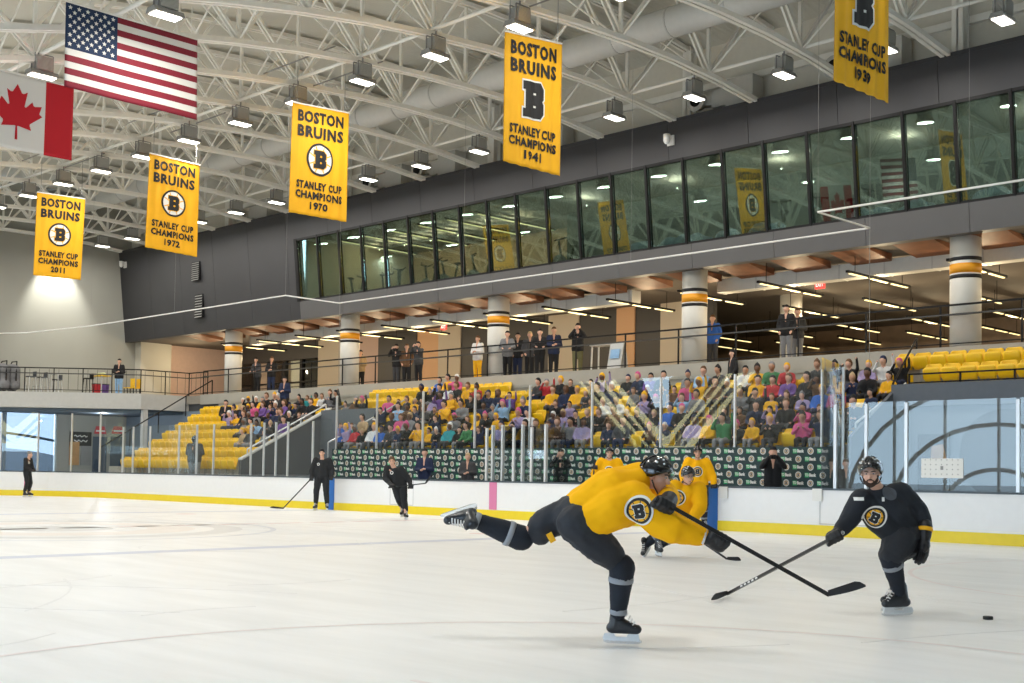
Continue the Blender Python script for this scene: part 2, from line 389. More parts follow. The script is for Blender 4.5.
for i, (x, y) in enumerate(((21, -6.25), (21, -19.7), (-21, -6.25), (-21, -19.7))):
    m = MB(); m.disc((x, y, .002), (1, 0, 0), (0, 1, 0), 4.54, 4.60, 64); m.disc((x, y, .002), (1, 0, 0), (0, 1, 0), 0, .3, 24)
    for sx in (-1, 1):
        for sy in (-1, 1): m.box(x+sx*.6, x+sx*1.8, y+sy*.25-.025, y+sy*.25+.025, .001, .002); m.box(x+sx*.6-.025, x+sx*.6+.025, y+sy*.25, y+sy*1.1, .001, .002)
    painted('faceoff_circle', m, (.84, .76, .75))
for x, y in ((6.1, -6.25), (6.1, -19.7), (-6.1, -6.25), (-6.1, -19.7)): painted('faceoff_spot', MB().disc((x, y, .002), (1, 0, 0), (0, 1, 0), 0, .3, 24), (.80, .64, .63))
m = MB(); rr = random.Random(5)
for i in range(90):                                   # skate scratches
    x, y, a = rr.uniform(-20, 24), rr.uniform(-22, -1), rr.uniform(0, PI); L = rr.uniform(.8, 4); c_ = rr.uniform(-.35, .35)
    pts = [(x+math.cos(a+c_*t)*L*t, y+math.sin(a+c_*t)*L*t) for t in np.linspace(0, 1, 7)]
    for (x0, y0), (x1, y1) in zip(pts, pts[1:]): m.bar((x0, y0, .001), (x1, y1, .001), rr.uniform(.015, .035), .002)
painted('skate_scratch', m, (.80, .80, .795))
struct('floor_behind_boards', MB().box(-36, 32, .2, 7.4, -.3, 0), CONCD)
m = MB()                                             # end wall, opened for the added windows that imitate a reflection
m.box(-35.6, -35.3, -31, -4.5, 0, 13.6); m.box(-35.6, -35.3, 3.4, 9.3, 0, 15.6); m.box(-35.6, -35.3, -4.5, 3.4, 0, .95); m.box(-35.6, -35.3, -4.5, 3.4, 4.0, 15.4)
struct('wall_left', m, CREAM)
m = MB(); m.box(-35.6, -35.3, 9.3, 26, 4.4, 8.6)
struct('wall_left_concourse', m, mat('pink_plaster', (.72, .52, .44), .8, var=.04))
struct('wall_right', MB().box(32, 32.3, -31, 26, 0, 16), CREAM)
m = MB(); m.box(-35.3, -34.7, 7.6, 9.4, 4.86, 7.95)
struct('trim_pilaster', m, mat('pilaster_cream', (.60, .57, .49), .8))
# wall on the street side behind the camera: glazed openings with curved steel
m = MB(); NW = [(-29, -9.5, 2.2, 8.6), (-6.5, 9.0, .5, 5.8), (14, 24, .6, 5.8)]
m.box(-36, 32, -31.3, -31, 8.6, 12); xs = -36
for a, b, z0, z1 in NW:
    m.box(xs, a, -31.3, -31, 0, 8.6); m.box(a, b, -31.3, -31, 0, z0); m.box(a, b, -31.3, -31, z1, 8.6); xs = b
m.box(xs, 32, -31.3, -31, 0, 8.6)
struct('wall_near', m, mat('street_wall', (.5, .5, .48), .8))
for i, (a, b, z0, z1) in enumerate(NW):
    m = MB()
    for x in (np.arange(a, b+.1, (b-a)/6) if i else ()): m.box(x-.05, x+.05, -31.2, -31.05, z0, z1)
    if i:
        c = (a+b)/2
        for r_ in (2.6, 5.2, 7.6): m.tube([(c+r_*math.cos(t), -30.9, z0-.8+r_*.8*math.sin(t)) for t in np.linspace(.1, PI-.1, 15)], .11, 6)
    if i: struct('window_frame_street', m, STEEL)
def street(pts): return [(on('Y', 36.1, a, b).x, on('Y', 36.1, a, b).z) for a, b in pts]
def street_panel(pts, y0, y1, name, mm):
    q = street(pts); n = len(q); m = MB(); m.add([(x, y0, z) for x, z in q]+[(x, y1, z) for x, z in q], [tuple(range(n)), tuple(range(n, 2*n))[::-1]]+[(k, (k+1) % n, n+(k+1) % n, n+k) for k in range(n)]); struct(name, m, mm)
SW = MATS['street_wall']                              # unseen wall cut to a V, added to shape the bench glass reflection
street_panel([(500, 360), (560, 360), (640, 452), (500, 452)], -31.3, -31, 'wall_near_v_mask', SW)
street_panel([(768, 360), (830, 360), (830, 452), (692, 452)], -31.3, -31, 'wall_near_v_mask', SW)
street_panel([(606, 366), (642, 378), (642, 408), (672, 408), (672, 378), (728, 366), (668, 436)], -31.3, -31, 'wall_near_v_mask', SW)
AMB = glassmat('v_reflection_glass', (1.0, .84, .58), .02, 1.)  # unseen tinted panes, added so the reflected V turns cream
street_panel([(560, 360), (606, 366), (668, 436), (692, 452), (640, 452)], -31.22, -31.2, 'window_v_reflection', AMB); street_panel([(728, 366), (768, 360), (692, 452), (668, 436)], -31.22, -31.2, 'window_v_reflection', AMB)
for k in (.1, .42, .72):
    street_panel([(562+42*k, 362), (562+42*k+3, 362), (644+26*k+3, 450), (644+26*k, 450)], -31.28, -31.05, 'trim_v_streak', SW); street_panel([(730+36*k, 362), (730+36*k+3, 362), (668+20*k+3, 446), (668+20*k, 446)], -31.28, -31.05, 'trim_v_streak', SW)  # unseen bars added as dark streaks in the reflected V
# canted dark wall with the long band of windows
def cant(z): return 7.0-.104*(z-7.9)
WZ0, WZ1, WTOP = 8.68, 11.42, 12.69
def band(z0, z1, x0, x1, th=.35, g=.008):
    m = MB(); x = x0
    while x < x1-.01:
        e = min(x+3.03, x1)
        m.prism([(cant(z0), z0), (cant(z1), z1), (cant(z1)+th, z1), (cant(z0)+th, z0)], x+g, e-g); x = e
    return m
struct('wall_far', band(WZ1, WTOP, -35.3, 22), DARKW)
struct('wall_far_return', band(7.9, WZ1, -35.3, -19.45), DARKW)
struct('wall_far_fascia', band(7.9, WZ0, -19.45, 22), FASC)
m = MB(); m.box(-35.3, 32, 7.7, 8.0, 12.5, 16)
struct('wall_far_upper', m, mat('upper_cream', (.72, .69, .60), .8, var=.03))
struct('wall_far_ledge', MB().box(-35.3, 22, cant(WTOP), 7.8, WTOP-.12, WTOP-.02), DARKW)
for k in range(-4, 3):
    x = TX0+9.09*k; m = MB(); m.box(x-.16, x+.16, 7.2, 7.24, 12.7, 15.2); m.box(x-.16, x+.16, 7.52, 7.56, 12.7, 15.2); m.box(x-.02, x+.02, 7.2, 7.56, 12.7, 15.2)
    struct('trim_wall_column', m, STEEL)
struct('trim_wall_girt', MB().box(-35.2, 22, 7.55, 7.72, 13.75, 13.95), STEEL)
# windows of the canted band
NWIN = 27
for k in range(NWIN):
    x0 = -19.43+1.5*k
    w_ = bpy.data.objects.new(f'window_{k+1}', None); COL.objects.link(w_); w_.location = (x0, cant(WZ0), WZ0); w_['kind'] = 'structure'
    b = cant(WZ1)-cant(WZ0); h = WZ1-WZ0
    MB().prism([(.06, .03), (b+.06, h-.03), (b+.075, h-.03), (.075, .03)], .05, 1.45).build('pane', WGLASS, w_)
    m = MB(); d = .16
    m.prism([(-.02, 0), (b-.02, h), (b+d, h), (d, 0)], -.04, .04); m.prism([(-.0, 0), (-.0, .07), (d, .07), (d, 0)], .05, 1.45); m.prism([(b, h-.09), (b, h), (b+d, h), (b+d, h-.09)], .05, 1.45)
    if k == 0: m.prism([(-.02, 0), (b-.02, h), (b+d, h), (d, 0)], -.16, -.05)
    m.build('window_frame', BLACKM, w_)
# louvres and cameras on the wall
for v0, v1, lb in ((262, 281, 'upper dark louvre grille on the charcoal wall below the hung banners'), (294, 318, 'lower dark louvre grille on the charcoal wall below the hung banners')):
    p = on('Y', 6.75, 198, (v0+v1)/2); h = (v1-v0)*.024
    g = thing('wall_louvre', lb, 'grille', (p.x, cant(p.z)-.06, p.z), 'louvre grilles on the charcoal wall')
    MB().box(-.36, .36, -.03, .06, -h, h).build('louvre_frame', BLACKM, g)
    m = MB()
    for i in range(9): m.obox((0, -.035, -h+h*2*(i+.5)/9), (.32, 0, 0), (0, .02, .03), (0, .006, .01))
    m.build('slat', GREYM, g)
for (a, b), lb in (((672, 141), 'white security camera on the charcoal wall above the windows'), ((126, 265), 'white security camera at the far corner of the charcoal wall')):
    p = on('Y', 6.6, a, b)
    g = thing('security_camera', lb, 'camera', (p.x, cant(p.z), p.z), 'security cameras')
    m = MB(); m.box(-.13, .13, -.06, 0, -.16, .16); m.bar((0, 0, .12), (0, -.25, .16), .05, .05); m.build('wall_bracket', WHITE_P, g)
    m = MB(); m.tube([(0, -.25, -.06), (0, -.25, .16)], .11, 14); m.ell((0, -.25, -.06), .1); m.build('camera_dome', WHITE_P, g, smooth=True)
# room behind the windows
struct('floor_window_room', MB().box(-19.6, 22, 7.2, 13.4, 8.2, 8.6), mat('carpet_grey', (.12, .12, .13), .9))
struct('ceiling_window_room', MB().box(-19.6, 22, 7.0, 13.4, 11.62, 12.3), mat('room_ceiling', (.38, .36, .32), .8))
m = MB(); m.box(-19.6, -7.5, 13.2, 13.4, 8.6, 11.7)
struct('wall_window_room_warm', m, mat('warm_plaster', (.66, .47, .30), .8, var=.05))
struct('wall_window_room', MB().box(-7.5, 22, 11.2, 11.4, 8.6, 11.7), mat('room_wall_grey', (.18, .2, .19), .8, var=.1))
struct('wall_window_room_end', MB().box(-19.7, -19.5, 7.35, 13.4, 8.3, 12.3), mat('room_end_wall', (.5, .42, .3), .8))
struct('wall_window_room_side', MB().box(22, 22.3, 7, 26, 0, 16), CREAM)
def strip_light(name, loc, n, ln, label, group, m_=None, z=0., up=.2):
    s = thing(name, label, 'ceiling light', loc, group)
    MB().box(-.05, .05, 0, n*ln, .0, .07).build('housing', BLACKM, s)
    for q in (.12, .88): MB().bar((0, n*ln*q, .05), (0, n*ln*q, up), .015, .015).build('hanger_rod', BLACKM, s)
    for i in range(n): MB().box(-.038, .038, i*ln+.15, (i+1)*ln-.15, -.03, -.003).build('diffuser', m_ or STRIPE, s)
    return s
def point(name, loc, power, col):
    l = bpy.data.lights.new(name, 'POINT'); l.energy = power; l.color = col; l.shadow_soft_size = .03
    o = bpy.data.objects.new(name, l); COL.objects.link(o); o.location = loc; return o
for k in range(6): point('room_light', (-18.2+1.75*k, 10.3, 11.3), 50, (1, .8, .52))
for k in range(6): point('room_light', (-5+4.2*k, 9.5, 11.3), 45, (1, .9, .75))  # fixtureless fill added to brighten the grey part of the room
for k in range(-12, 5): point('concourse_light', (3.85+3.06*k, 9.6, 6.9), 62, (1, .80, .5))  # point lights under the strips; the endmost, without strips, added to brighten pink wall
for k in range(-1, 5): point('concourse_light', (4.75+3.06*k, 14.3, 7.15), 55, (1, .80, .5)); point('concourse_light', (3.85+3.06*k, 19.1, 7.1), 55, (1, .80, .5))
s0 = strip_light('strip_light', (-18.2, 8.0, 11.4), 2, 2.3, 'linear ceiling light in the window room, beside its end wall', 'strip lights in the window room', up=.24)
for k in range(1, 6): dup(s0, (-18.2+1.75*k, 8.0, 11.4), f'linear ceiling light in the window room, {nth(k)} from its end wall')
# gym kit seen through the glass
bike = thing('exercise_bike', 'x', 'exercise bike', (0, 0, -60), 'exercise bikes behind the windows')
m = MB(); m.tube([(0, -.5, .12), (0, 0, .35), (0, .5, .12)], .05); m.tube([(0, -.2, .3), (0, -.35, 1.0)], .045); m.tube([(0, .15, .3), (0, .35, 1.15)], .045); m.bar((-.3, -.5, .05), (.3, -.5, .05), .08, .08); m.bar((-.3, .5, .05), (.3, .5, .05), .08, .08); m.build('bike_frame', BLACKM, bike)
m = MB(); m.tube([(-.04, .28, .35), (.04, .28, .35)], .3, 18); m.build('flywheel', GREYM, bike)
m = MB(); m.ell((0, -.36, 1.03), (.12, .17, .05)); m.build('saddle', BLACKM, bike)
m = MB(); m.tube([(-.28, .2, 1.25), (-.2, .38, 1.18), (.2, .38, 1.18), (.28, .2, 1.25)], .025); m.build('handlebar', BLACKM, bike)
for i, (x, y) in enumerate(((-17.3, 8.4), (-15.6, 8.6), (-14.2, 8.2), (-12.6, 8.5), (-11.2, 8.3), (-9.6, 8.5), (-4.9, 8.3), (4.3, 8.2), (5.4, 8.4), (6.9, 8.3))):
    lb = f'black exercise bike behind the tinted windows, {nth(i)} from the end of the room'
    if i == 0: bike.location = (x, y, 8.6); bike['label'] = lb
    else: dup(bike, (x, y, 8.6), lb, rz=.5*i)
bagm = mat('pale_blue_plastic', (.42, .56, .75), .3, var=.25, scale=5)
for i, x in enumerate((-.9, .2, 1.3, 2.7, 4.0, 7.6, 9.0, 11.2, 12.4)):
    m = MB(); r_ = random.Random(i)
    for q in range(4): m.ell((r_.uniform(-.35, .35), r_.uniform(-.2, .2), .22+.1*(q % 2)), (.35, .3, .26))
    link(fuse(m, 'wrapped_bundle', bagm, .05, 3, disp=.08, dscale=.2), 'wrapped_bundle', None, (x, 7.75, 8.6), label=f'pale blue plastic bundle on the sill inside the windows, {nth(i)} from the warm lit end', cat='bundle', group='plastic bundles inside the windows')

# ------------------------------------------------------------------ concourse
FZ = 4.857
struct('floor_concourse', MB().box(-35.3, 22, 7.23, 26, 4.45, FZ), mat('concourse_floor', (.3, .27, .23), .5, var=.05))
struct('trim_concourse_edge', MB().box(-27.9, 22, 7.16, 7.23, 4.4, FZ+.03), CONC)
struct('ceiling_concourse', MB().box(-35.3, 22, 7.05, 26, 7.97, 8.3), CEILD)
struct('wall_far_base', MB().box(-26.3, 22, 7.2, 7.5, 0, 4.45), CONC)
struct('wall_far_base_dark', MB().box(-35.3, -26.3, 7.4, 7.7, 0, FZ-.41), CONCD)
struct('wall_back', MB().box(-35.3, 22, 25, 25.2, FZ, 8), mat('far_dark_wall', (.24, .17, .12), .6, var=.5, scale=.7))
PINK, PEACH, DGREY, BEIGE = mat('pinkish_partition', (.6, .43, .36), .8), mat('peach_partition', (.70, .42, .24), .7), mat('dark_partition', (.06, .055, .055), .5), mat('beige_partition', (.58, .50, .40), .7)
x_prev = None
for i, (u0, u1, mm) in enumerate(((318, 342, BEIGE), (342, 378, PINK), (378, 416, DGREY), (416, 438, PEACH), (438, 460, BEIGE), (460, 548, DGREY), (548, 578, BEIGE), (578, 616, DGREY), (616, 634, PEACH), (634, 660, DGREY), (660, 690, BEIGE), (690, 712, DGREY))):
    a, b = on('Y', 13.2, u0, 360).x, on('Y', 13.2, u1, 360).x
    struct('wall_back_partition', MB().box(a, b, 13.2+.06*(i % 2), 13.5, FZ, 7.97), mm)
# glazed doors to daylight at the far end
a, b = on('Y', 13.2, 238, 360).x, on('Y', 13.2, 318, 360).x
m = MB(); m.box(a-4, a, 13.2, 13.5, FZ, 7.97); m.box(a, b, 13.2, 13.5, 7.1, 7.97)
struct('wall_back_end', m, DGREY)
n = 5
for i in range(n):
    x0 = a+(b-a)*i/n; x1 = a+(b-a)*(i+1)/n
    w_ = bpy.data.objects.new(f'window_{40+i}', None); COL.objects.link(w_); w_.location = (x0, 13.2, FZ); w_['kind'] = 'structure'
    MB().box(.1, x1-x0-.1, .1, .12, .1, 2.2).build('pane', OGLASS if i % 2 == 0 else WGLASS, w_)
    m = MB(); m.box(-.1, .1, 0, .25, 0, 2.25); m.box(.1, x1-x0-.1, 0, .25, 0, .1); m.box(.1, x1-x0-.1, 0, .25, 1.0, 1.08); m.build('window_frame', BLACKM, w_)
struct('wall_beyond_glazing', MB().box(a-6, b+4, 16.2, 16.4, FZ, 5.6), FACIA)
# columns with club bands
cl = thing('concourse_column', 'x', 'column', (0, 0, 0), 'round white columns along the concourse')
MB().tube([(0, 0, FZ), (0, 0, 7.97)], .41, 32).build('column_shaft', mat('white_column', (.76, .74, .68), .55, var=.02), cl, smooth=True)
bandm = mat('orange_band', (.85, .36, .01), .5)
MB().tube([(0, 0, 6.91), (0, 0, 7.17)], .418, 32).build('wide_band', bandm, cl, smooth=True)
for z in (6.77, 7.25): MB().tube([(0, 0, z), (0, 0, z+.1)], .418, 32).build('thin_band', INK, cl, smooth=True)
for k, lb in ((-3, 'round white column with an orange band, first along from the end wall'), (-2, 'round white column with an orange band, second along from the end wall'), (-1, 'round white column with an orange band, third along from the end wall'), (0, 'round white column with an orange band behind the person with a blue backpack'), (1, 'round white column with an orange band behind the upper yellow seats')):
    if k == -3: cl.location = (TX0+9.086*k, 7.75, 0); cl['label'] = lb
    else: dup(cl, (TX0+9.086*k, 7.75, 0), lb)
inner = thing('inner_column', 'plain white column deep in the concourse behind the man in a black jacket', 'column', (on('Y', 14.5, 791, 330).x, 14.5, 0))
MB().tube([(0, 0, FZ), (0, 0, 7.97)], .4, 24).build('column_shaft', MATS['white_column'], inner, smooth=True)
# soffit panels, duct, strip lights, hangers
x = -30.0; i = 0
while x < 20:
    MB().prism([(7.36, 7.96), (7.36, 7.93), (8.9, 7.74), (8.9, 7.96)], x, x+1.25).build('trim_soffit', WOODO, kind='structure'); x += 2.02; i += 1
duc = thing('rectangular_duct', 'long pale rectangular duct under the concourse ceiling, on the end wall side', 'duct', (0, 9.0, 0), 'pale concourse ducts')
def rduct(root, x0, x1):
    m = MB(); m.box(x0, x1, 0, .5, 7.40, 7.84); m.build('duct_run', mat('pale_duct', (.66, .66, .63), .5), root)
    x = x0
    while x < x1: MB().box(x, x+.04, -.015, .515, 7.385, 7.855).build('duct_joint', MATS['duct_seam'], root); x += 1.5
rduct(duc, -26.5, -2.35)
duc = thing('rectangular_duct', 'long pale rectangular duct under the concourse ceiling, above the red exit sign', 'duct', (0, 9.0, 0), 'pale concourse ducts')
rduct(duc, 1.3, 19)
st = None
for row, (y, z, ks, nm) in enumerate(((7.55, 7.3, range(-10, 5), 'by the railing'), (13.6 if False else 12.4, 7.25, range(-1, 5), 'in the second row from the railing'), (17.2, 7.2, range(-3, 5), 'in the third row from the railing'), (21.4, 7.2, range(-5, 5), 'in the row nearest the back wall'))):
    for n, k in enumerate(ks):
        lb = f'warm linear light under the concourse ceiling {nm}, {nth(n)} along'
        loc = (3.85+3.06*k+(.9*(row % 2)), y, z)
        if st is None: st = strip_light('linear_light', loc, 3, 1.27, lb, 'linear lights under the concourse ceiling', up=.77)
        else: dup(st, loc, lb)
def exit_sign(a, b, y, label):
    p = on('Y', y, a, b); s = thing('exit_sign', label, 'exit sign', p, 'red exit signs')
    MB().box(-.17, .17, -.03, .03, -.12, .12).build('sign_box', mat('red_sign', (.75, .05, .05), .5, emit=.8, ecol=(1, .08, .06)), s)
    vs, fs = text_mesh('EXIT', .17, .8, .004); link(mesh2d(vs, fs, 'sign_lettering', mat('sign_white', (1, .8, .75), .5, emit=.8), lambda x, y: (x, -.034, y)), 'sign_lettering', s)
    MB().bar((0, 0, .12), (0, 0, 7.97-p.z), .02, .02).build('hanger_rod', GREYM, s)
exit_sign(820, 285, 9.6, 'red exit sign hanging under the duct beside the round banded columns')
exit_sign(444, 327, 10.5, 'red exit sign hanging under the concourse ceiling by the peach wall')
# railing along the concourse edge and the deck
def railing(name, label, pts, h=1.17, step=1.5, picket=False, low=None):
    r = thing(name, label, 'railing', pts[0]); o = V(pts[0]); P = [V(p)-o for p in pts]; up = V((0, 0, 1))
    for a, b in zip(P, P[1:]):
        m = MB(); m.bar(a+up*h, b+up*h, .06, .05); m.build('top_rail', BLACKM, r)
        m = MB(); m.bar(a+up*(h-.26), b+up*(h-.26), .12, .04); m.build('drink_rail', mat('dark_rail', (.05, .05, .05), .5), r)
        m = MB(); m.bar(a+up*.12, b+up*.12, .03, .03); m.build('bottom_rail', BLACKM, r)
        L = (b-a).length; n = max(1, round(L/step))
        for i in range(n+1):
            p = a+(b-a)*(i/n); MB().bar(p, p+up*h, .05, .03).build('rail_post', BLACKM, r)
        if picket:
            n2 = round(L/.45)
            for i in range(n2): p = a+(b-a)*((i+.5)/n2); MB().bar(p+up*.12, p+up*(h-.05), .012, .012).build('picket', BLACKM, r)
    return r
railing('concourse_railing', 'long black guard railing along the concourse edge above the seats', [(-27.8, 7.26, FZ), (21, 7.26, FZ)], step=2.2)
E0, E1, E2 = (-35.2, -1.6, FZ), (-29.45, 4.85, FZ), (-29.45, 7.5, FZ)
railing('deck_railing', 'thin black picket railing on the pale deck by the end wall', [(E0[0]+.15, E0[1]+.3, FZ), (E1[0]-.1, E1[1]+.02, FZ), (E2[0]-.1, E2[1], FZ), (-27.9, 7.55, FZ)], picket=True)
# deck slab
m = MB(); m.prism([(-35.3, -1.75), (-29.35, 4.8), (-29.35, 7.4), (-35.3, 7.4)], 4.1, FZ, 2)
struct('floor_deck', m, FACIA)
struct('trim_deck_beam', MB().prism([(-35.3, -1.45), (-29.6, 4.9), (-29.6, 7.3), (-35.3, 7.3)], 3.93, 4.09, 2), mat('slate_beam', (.10, .14, .18), .6))
struct('trim_deck_post', MB().box(-29.62, -29.38, 4.95, 5.2, 0, 4.1), FACIA)
struct('wall_under_deck', MB().box(-35.3, -27.5, 7.2, 7.38, 0, 4.1), SLATE)
# windows under the deck, added to imitate a glass reflection, with hill outside
for i in range(3):
    y0 = -4.5+2.63*i
    w_ = bpy.data.objects.new(f'window_{50+i}', None); COL.objects.link(w_); w_.location = (-35.3, y0, .95); w_['kind'] = 'structure'
    MB().box(-.2, -.18, .06, 2.57, .05, 3.0).build('pane', OGLASS, w_)
    m = MB(); m.box(-.3, 0, -.06, .06, 0, 3.05); m.box(-.3, 0, .06, 2.57, 0, .06); m.box(-.3, 0, .06, 2.57, 2.98, 3.05); m.build('window_frame', SLATE, w_)
m = MB()
m.tube([(-36.2, -5+.8*t, 2.55+.45*math.sin(t*.28)) for t in range(0, 12)], .07, 6); m.tube([(-36.4, -1.2-.25*t, 1+.3*t) for t in range(0, 11)], .06, 6)
struct('trim_reflection_arc', m, SLATE)  # bars modelled after the arcs of that reflection
m = MB(); n = 24
hv = [(-90, -70+6*i, -1) for i in range(n)]+[(-90, -70+6*i, 1.5+3.2*math.exp(-((i-12.0)/3.2)**2)+.6*math.sin(i*1.3)) for i in range(n)]+[(-120, -70+6*i, 2+3.4*math.exp(-((i-12.)/3.6)**2)) for i in range(n)]
m.add(hv, [(i, i+1, n+i+1, n+i) for i in range(n-1)]+[(n+i, n+i+1, 2*n+i+1, 2*n+i) for i in range(n-1)])
struct('reflection_hill', m, mat('reflection_hill_grey', (.3, .32, .34), .9, var=.1, scale=.1))
struct('ground_outside', MB().box(-200, 200, -300, -31.5, -.6, -.4), mat('pavement', (.35, .36, .36), .9))
struct('ground_outside_end', MB().box(-200, -36, -31.5, 60, -.6, -.4), MATS['pavement'])

# ------------------------------------------------------------------ rink boards
AC = (-21.95, -8.53); AR = 8.53
def bpath(off, x_end=21.95):                          # board line, offset outward
    pts = [(-30.48-off, -17.4)]
    for i in range(25):
        t = PI-(PI/2)*i/24; pts.append((AC[0]+(AR+off)*math.cos(t), AC[1]+(AR+off)*math.sin(t)))
    pts.append((x_end, off)); return pts
def wallstrip(o0, o1, z0, z1, pts_f=bpath):
    a, b = pts_f(o0), pts_f(o1); m = MB(); n = len(a)
    vs = [(x, y, z0) for x, y in a]+[(x, y, z0) for x, y in b]+[(x, y, z1) for x, y in a]+[(x, y, z1) for x, y in b]
    fs = []
    for i in range(n-1): fs += [(i, i+1, 2*n+i+1, 2*n+i), (n+i+1, n+i, 3*n+i, 3*n+i+1), (2*n+i, 2*n+i+1, 3*n+i+1, 3*n+i), (i+1, i, n+i, n+i+1)]
    fs += [(0, 2*n, 3*n, n), (n-1, 2*n-1, 4*n-1, 3*n-1)]
    return m.add(vs, fs)
bd = thing('dasher_boards', 'white rink boards with a yellow kickplate around the ice', 'rink boards', (0, 0, 0))
wallstrip(.0, .12, .24, 1.03).build('board_facing', mat('board_white', (.86, .87, .88), .35, var=.015), bd)
wallstrip(-.015, .12, 0, .24).build('kickplate', YKICK, bd)
wallstrip(-.02, .16, 1.03, 1.075).build('cap_rail', mat('dark_cap_rail', (.06, .08, .10), .4), bd)
for x in (-7.62, 7.62): MB().box(x-.15, x+.15, -.03, -.004, .0, 1.04).build('blue_line_stripe', BLUEP, bd)
MB().box(-.15, .15, -.014, -.002, .25, 1.03).build('centre_line_stripe', PINKP, bd)
t = math.acos((-27.1-AC[0])/AR); c_ = V((AC[0]+(AR-.02)*math.cos(t), AC[1]+(AR-.02)*math.sin(t), .52)); tg = V((-math.sin(t), math.cos(t), 0))
MB().obox(c_, tg*.05, V((math.cos(t), math.sin(t), 0))*.015, V((0, 0, .5))).build('goal_line_stripe', PINKP, bd)
for x0, x1 in ((10.55, 11.7), (3.4, 4.5), (-4.6, -3.5)):
    m = MB()
    for x in (x0, x1): m.box(x-.012, x+.012, -.006, 0, .26, 1.02)
    m.box(x0, x1, -.006, 0, .26, .28); m.build('gate_seam', mat('seam_grey', (.55, .56, .58), .5), bd)
for x in (10.5, 7.95): MB().box(x-.12, x+.12, -.05, -.03, .78, 1.06).build('gate_latch_plate', WHITE_P, bd)
# glass sheets and their posts
GP = []
def glass_panel(p0, p1, z0, z1, label, group, name='glass_panel', post=True, pw=.05):
    p0, p1 = V((*p0, 0)), V((*p1, 0)); d = (p1-p0); L = d.length; d.normalize(); nrm = V((-d.y, d.x, 0))
    g = thing(name, label, 'glass panel', (p0.x, p0.y, z0), group); g.rotation_euler.z = math.atan2(d.y, d.x)
    MB().box(.03, L-.03, -.006, .006, 0, z1-z0).build('glass_sheet', RGLASS, g)
    if post: MB().box(-pw/2, pw/2, -.035, .03, -.02, z1-z0-.03).build('glass_post', SILV, g)
    return g
xsL = [-21.95, -21.1, -19.74, -17.5, -16.2, -15.0, -12.52, -11.7, -10.96, -10.24, -8.79, -7.7]
for i, (a, b) in enumerate(zip(xsL, xsL[1:])):
    glass_panel((a, .06), (b, .06), 1.07, 2.98, f'clear glass sheet on the boards, {nth(i)} after the rink corner', 'glass sheets on the boards')
arc = [(AC[0]+(AR+.06)*math.cos(t), AC[1]+(AR+.06)*math.sin(t)) for t in np.linspace(PI, PI/2, 9)]
for i, (a, b) in enumerate(zip(arc, arc[1:])):
    glass_panel(a, b, 1.07, 3.6, f'tall clear glass sheet around the rink corner, {nth(i)} from the end boards', 'glass sheets on the boards')
for i, (a, b) in enumerate(((-.35, .75), (.75, 1.45), (1.45, 1.95))):
    glass_panel((a, .06), (b, .06), 1.07, 2.62, f'narrow glass sheet between the team benches, {nth(i)} past the red line', 'glass sheets on the boards', pw=.07)
for i, x in enumerate((-.14, .26, 1.06, 1.95)):
    glass_panel((x, .1), (x, 1.9), 1.07, 2.7, f'glass divider set square to the boards between the benches, {nth(i)} past the red line', 'bench dividers', pw=.09)
xsR = [10.9, 11.66, 12.6, 15.0, 17.4, 19.8]
for i, (a, b) in enumerate(zip(xsR, xsR[1:])):
    glass_panel((a, .06), (b, .06), 1.07, 2.98, f'glass sheet behind the dark jerseyed skater, {nth(i)} past the bench backdrop', 'glass sheets on the boards', pw=.07)
xsB = [-10.6, -8.3, -5.86, -3.34, -.9, 1.62, 4.14, 6.59, 9.17, 9.75]
for i, (a, b) in enumerate(zip(xsB, xsB[1:])):
    glass_panel((a, 2.4), (b, 2.4), 2.08, 4.02, f'upper glass sheet on the bench backdrop, {nth(i)} from the end wall', 'upper glass sheets behind the benches')
glass_panel((9.75, 2.4), (10.5, .1), 1.07, 4.05, 'tall end glass closing the bench beside the dark skater', 'upper glass sheets behind the benches', pw=.1)
# paper notice on the glass by the dark skater
p = on('Y', .045, 942, 468)
nt_ = thing('paper_notice', 'white paper chart taped to the glass behind the dark skater', 'notice', p)
MB().box(-.46, .46, -.004, 0, -.21, .2).build('paper_sheet', PWHITE, nt_)
m = MB()
for i in range(4):
    for j in range(7): m.box(-.38+j*.12, -.36+j*.12, -.007, -.004, -.14+i*.1, -.12+i*.1)
m.box(-.03, .03, -.008, -.004, -.04, .04); m.build('printed_marks', GREYM, nt_)
# net support pipe
np_ = thing('netting_pipe', 'long thin white pipe that carries the safety netting above the glass', 'pipe', (0, 0, 7.36))
Pp = [(-34.5, -3.0, 0), (-30, -.6, 0), (-25, 0, 0), (-10.5, 0, 0), (-10.6, 2.4, 0), (10.44, 2.4, 0), (10.45, 0, 0), (20, 0, 0)]
MB().tube(Pp, .024, 8).build('pipe_run', WHITE_P, np_, smooth=True)
for x, y in ((-25, 0), (-18, 0), (-10.5, 0), (-10.6, 2.4), (-4, 2.4), (3, 2.4), (10.44, 2.4), (10.45, 0), (14, 0)):
    MB().bar((x, y, 0), (x, y, 12.9-7.36), .004, .004).build('suspension_wire', GREYM, np_)
for x in (-10.55, 10.44): MB().bar((x, 2.4, -3.3), (x, 2.4, 0), .009, .009).build('drop_wire', GREYM, np_)

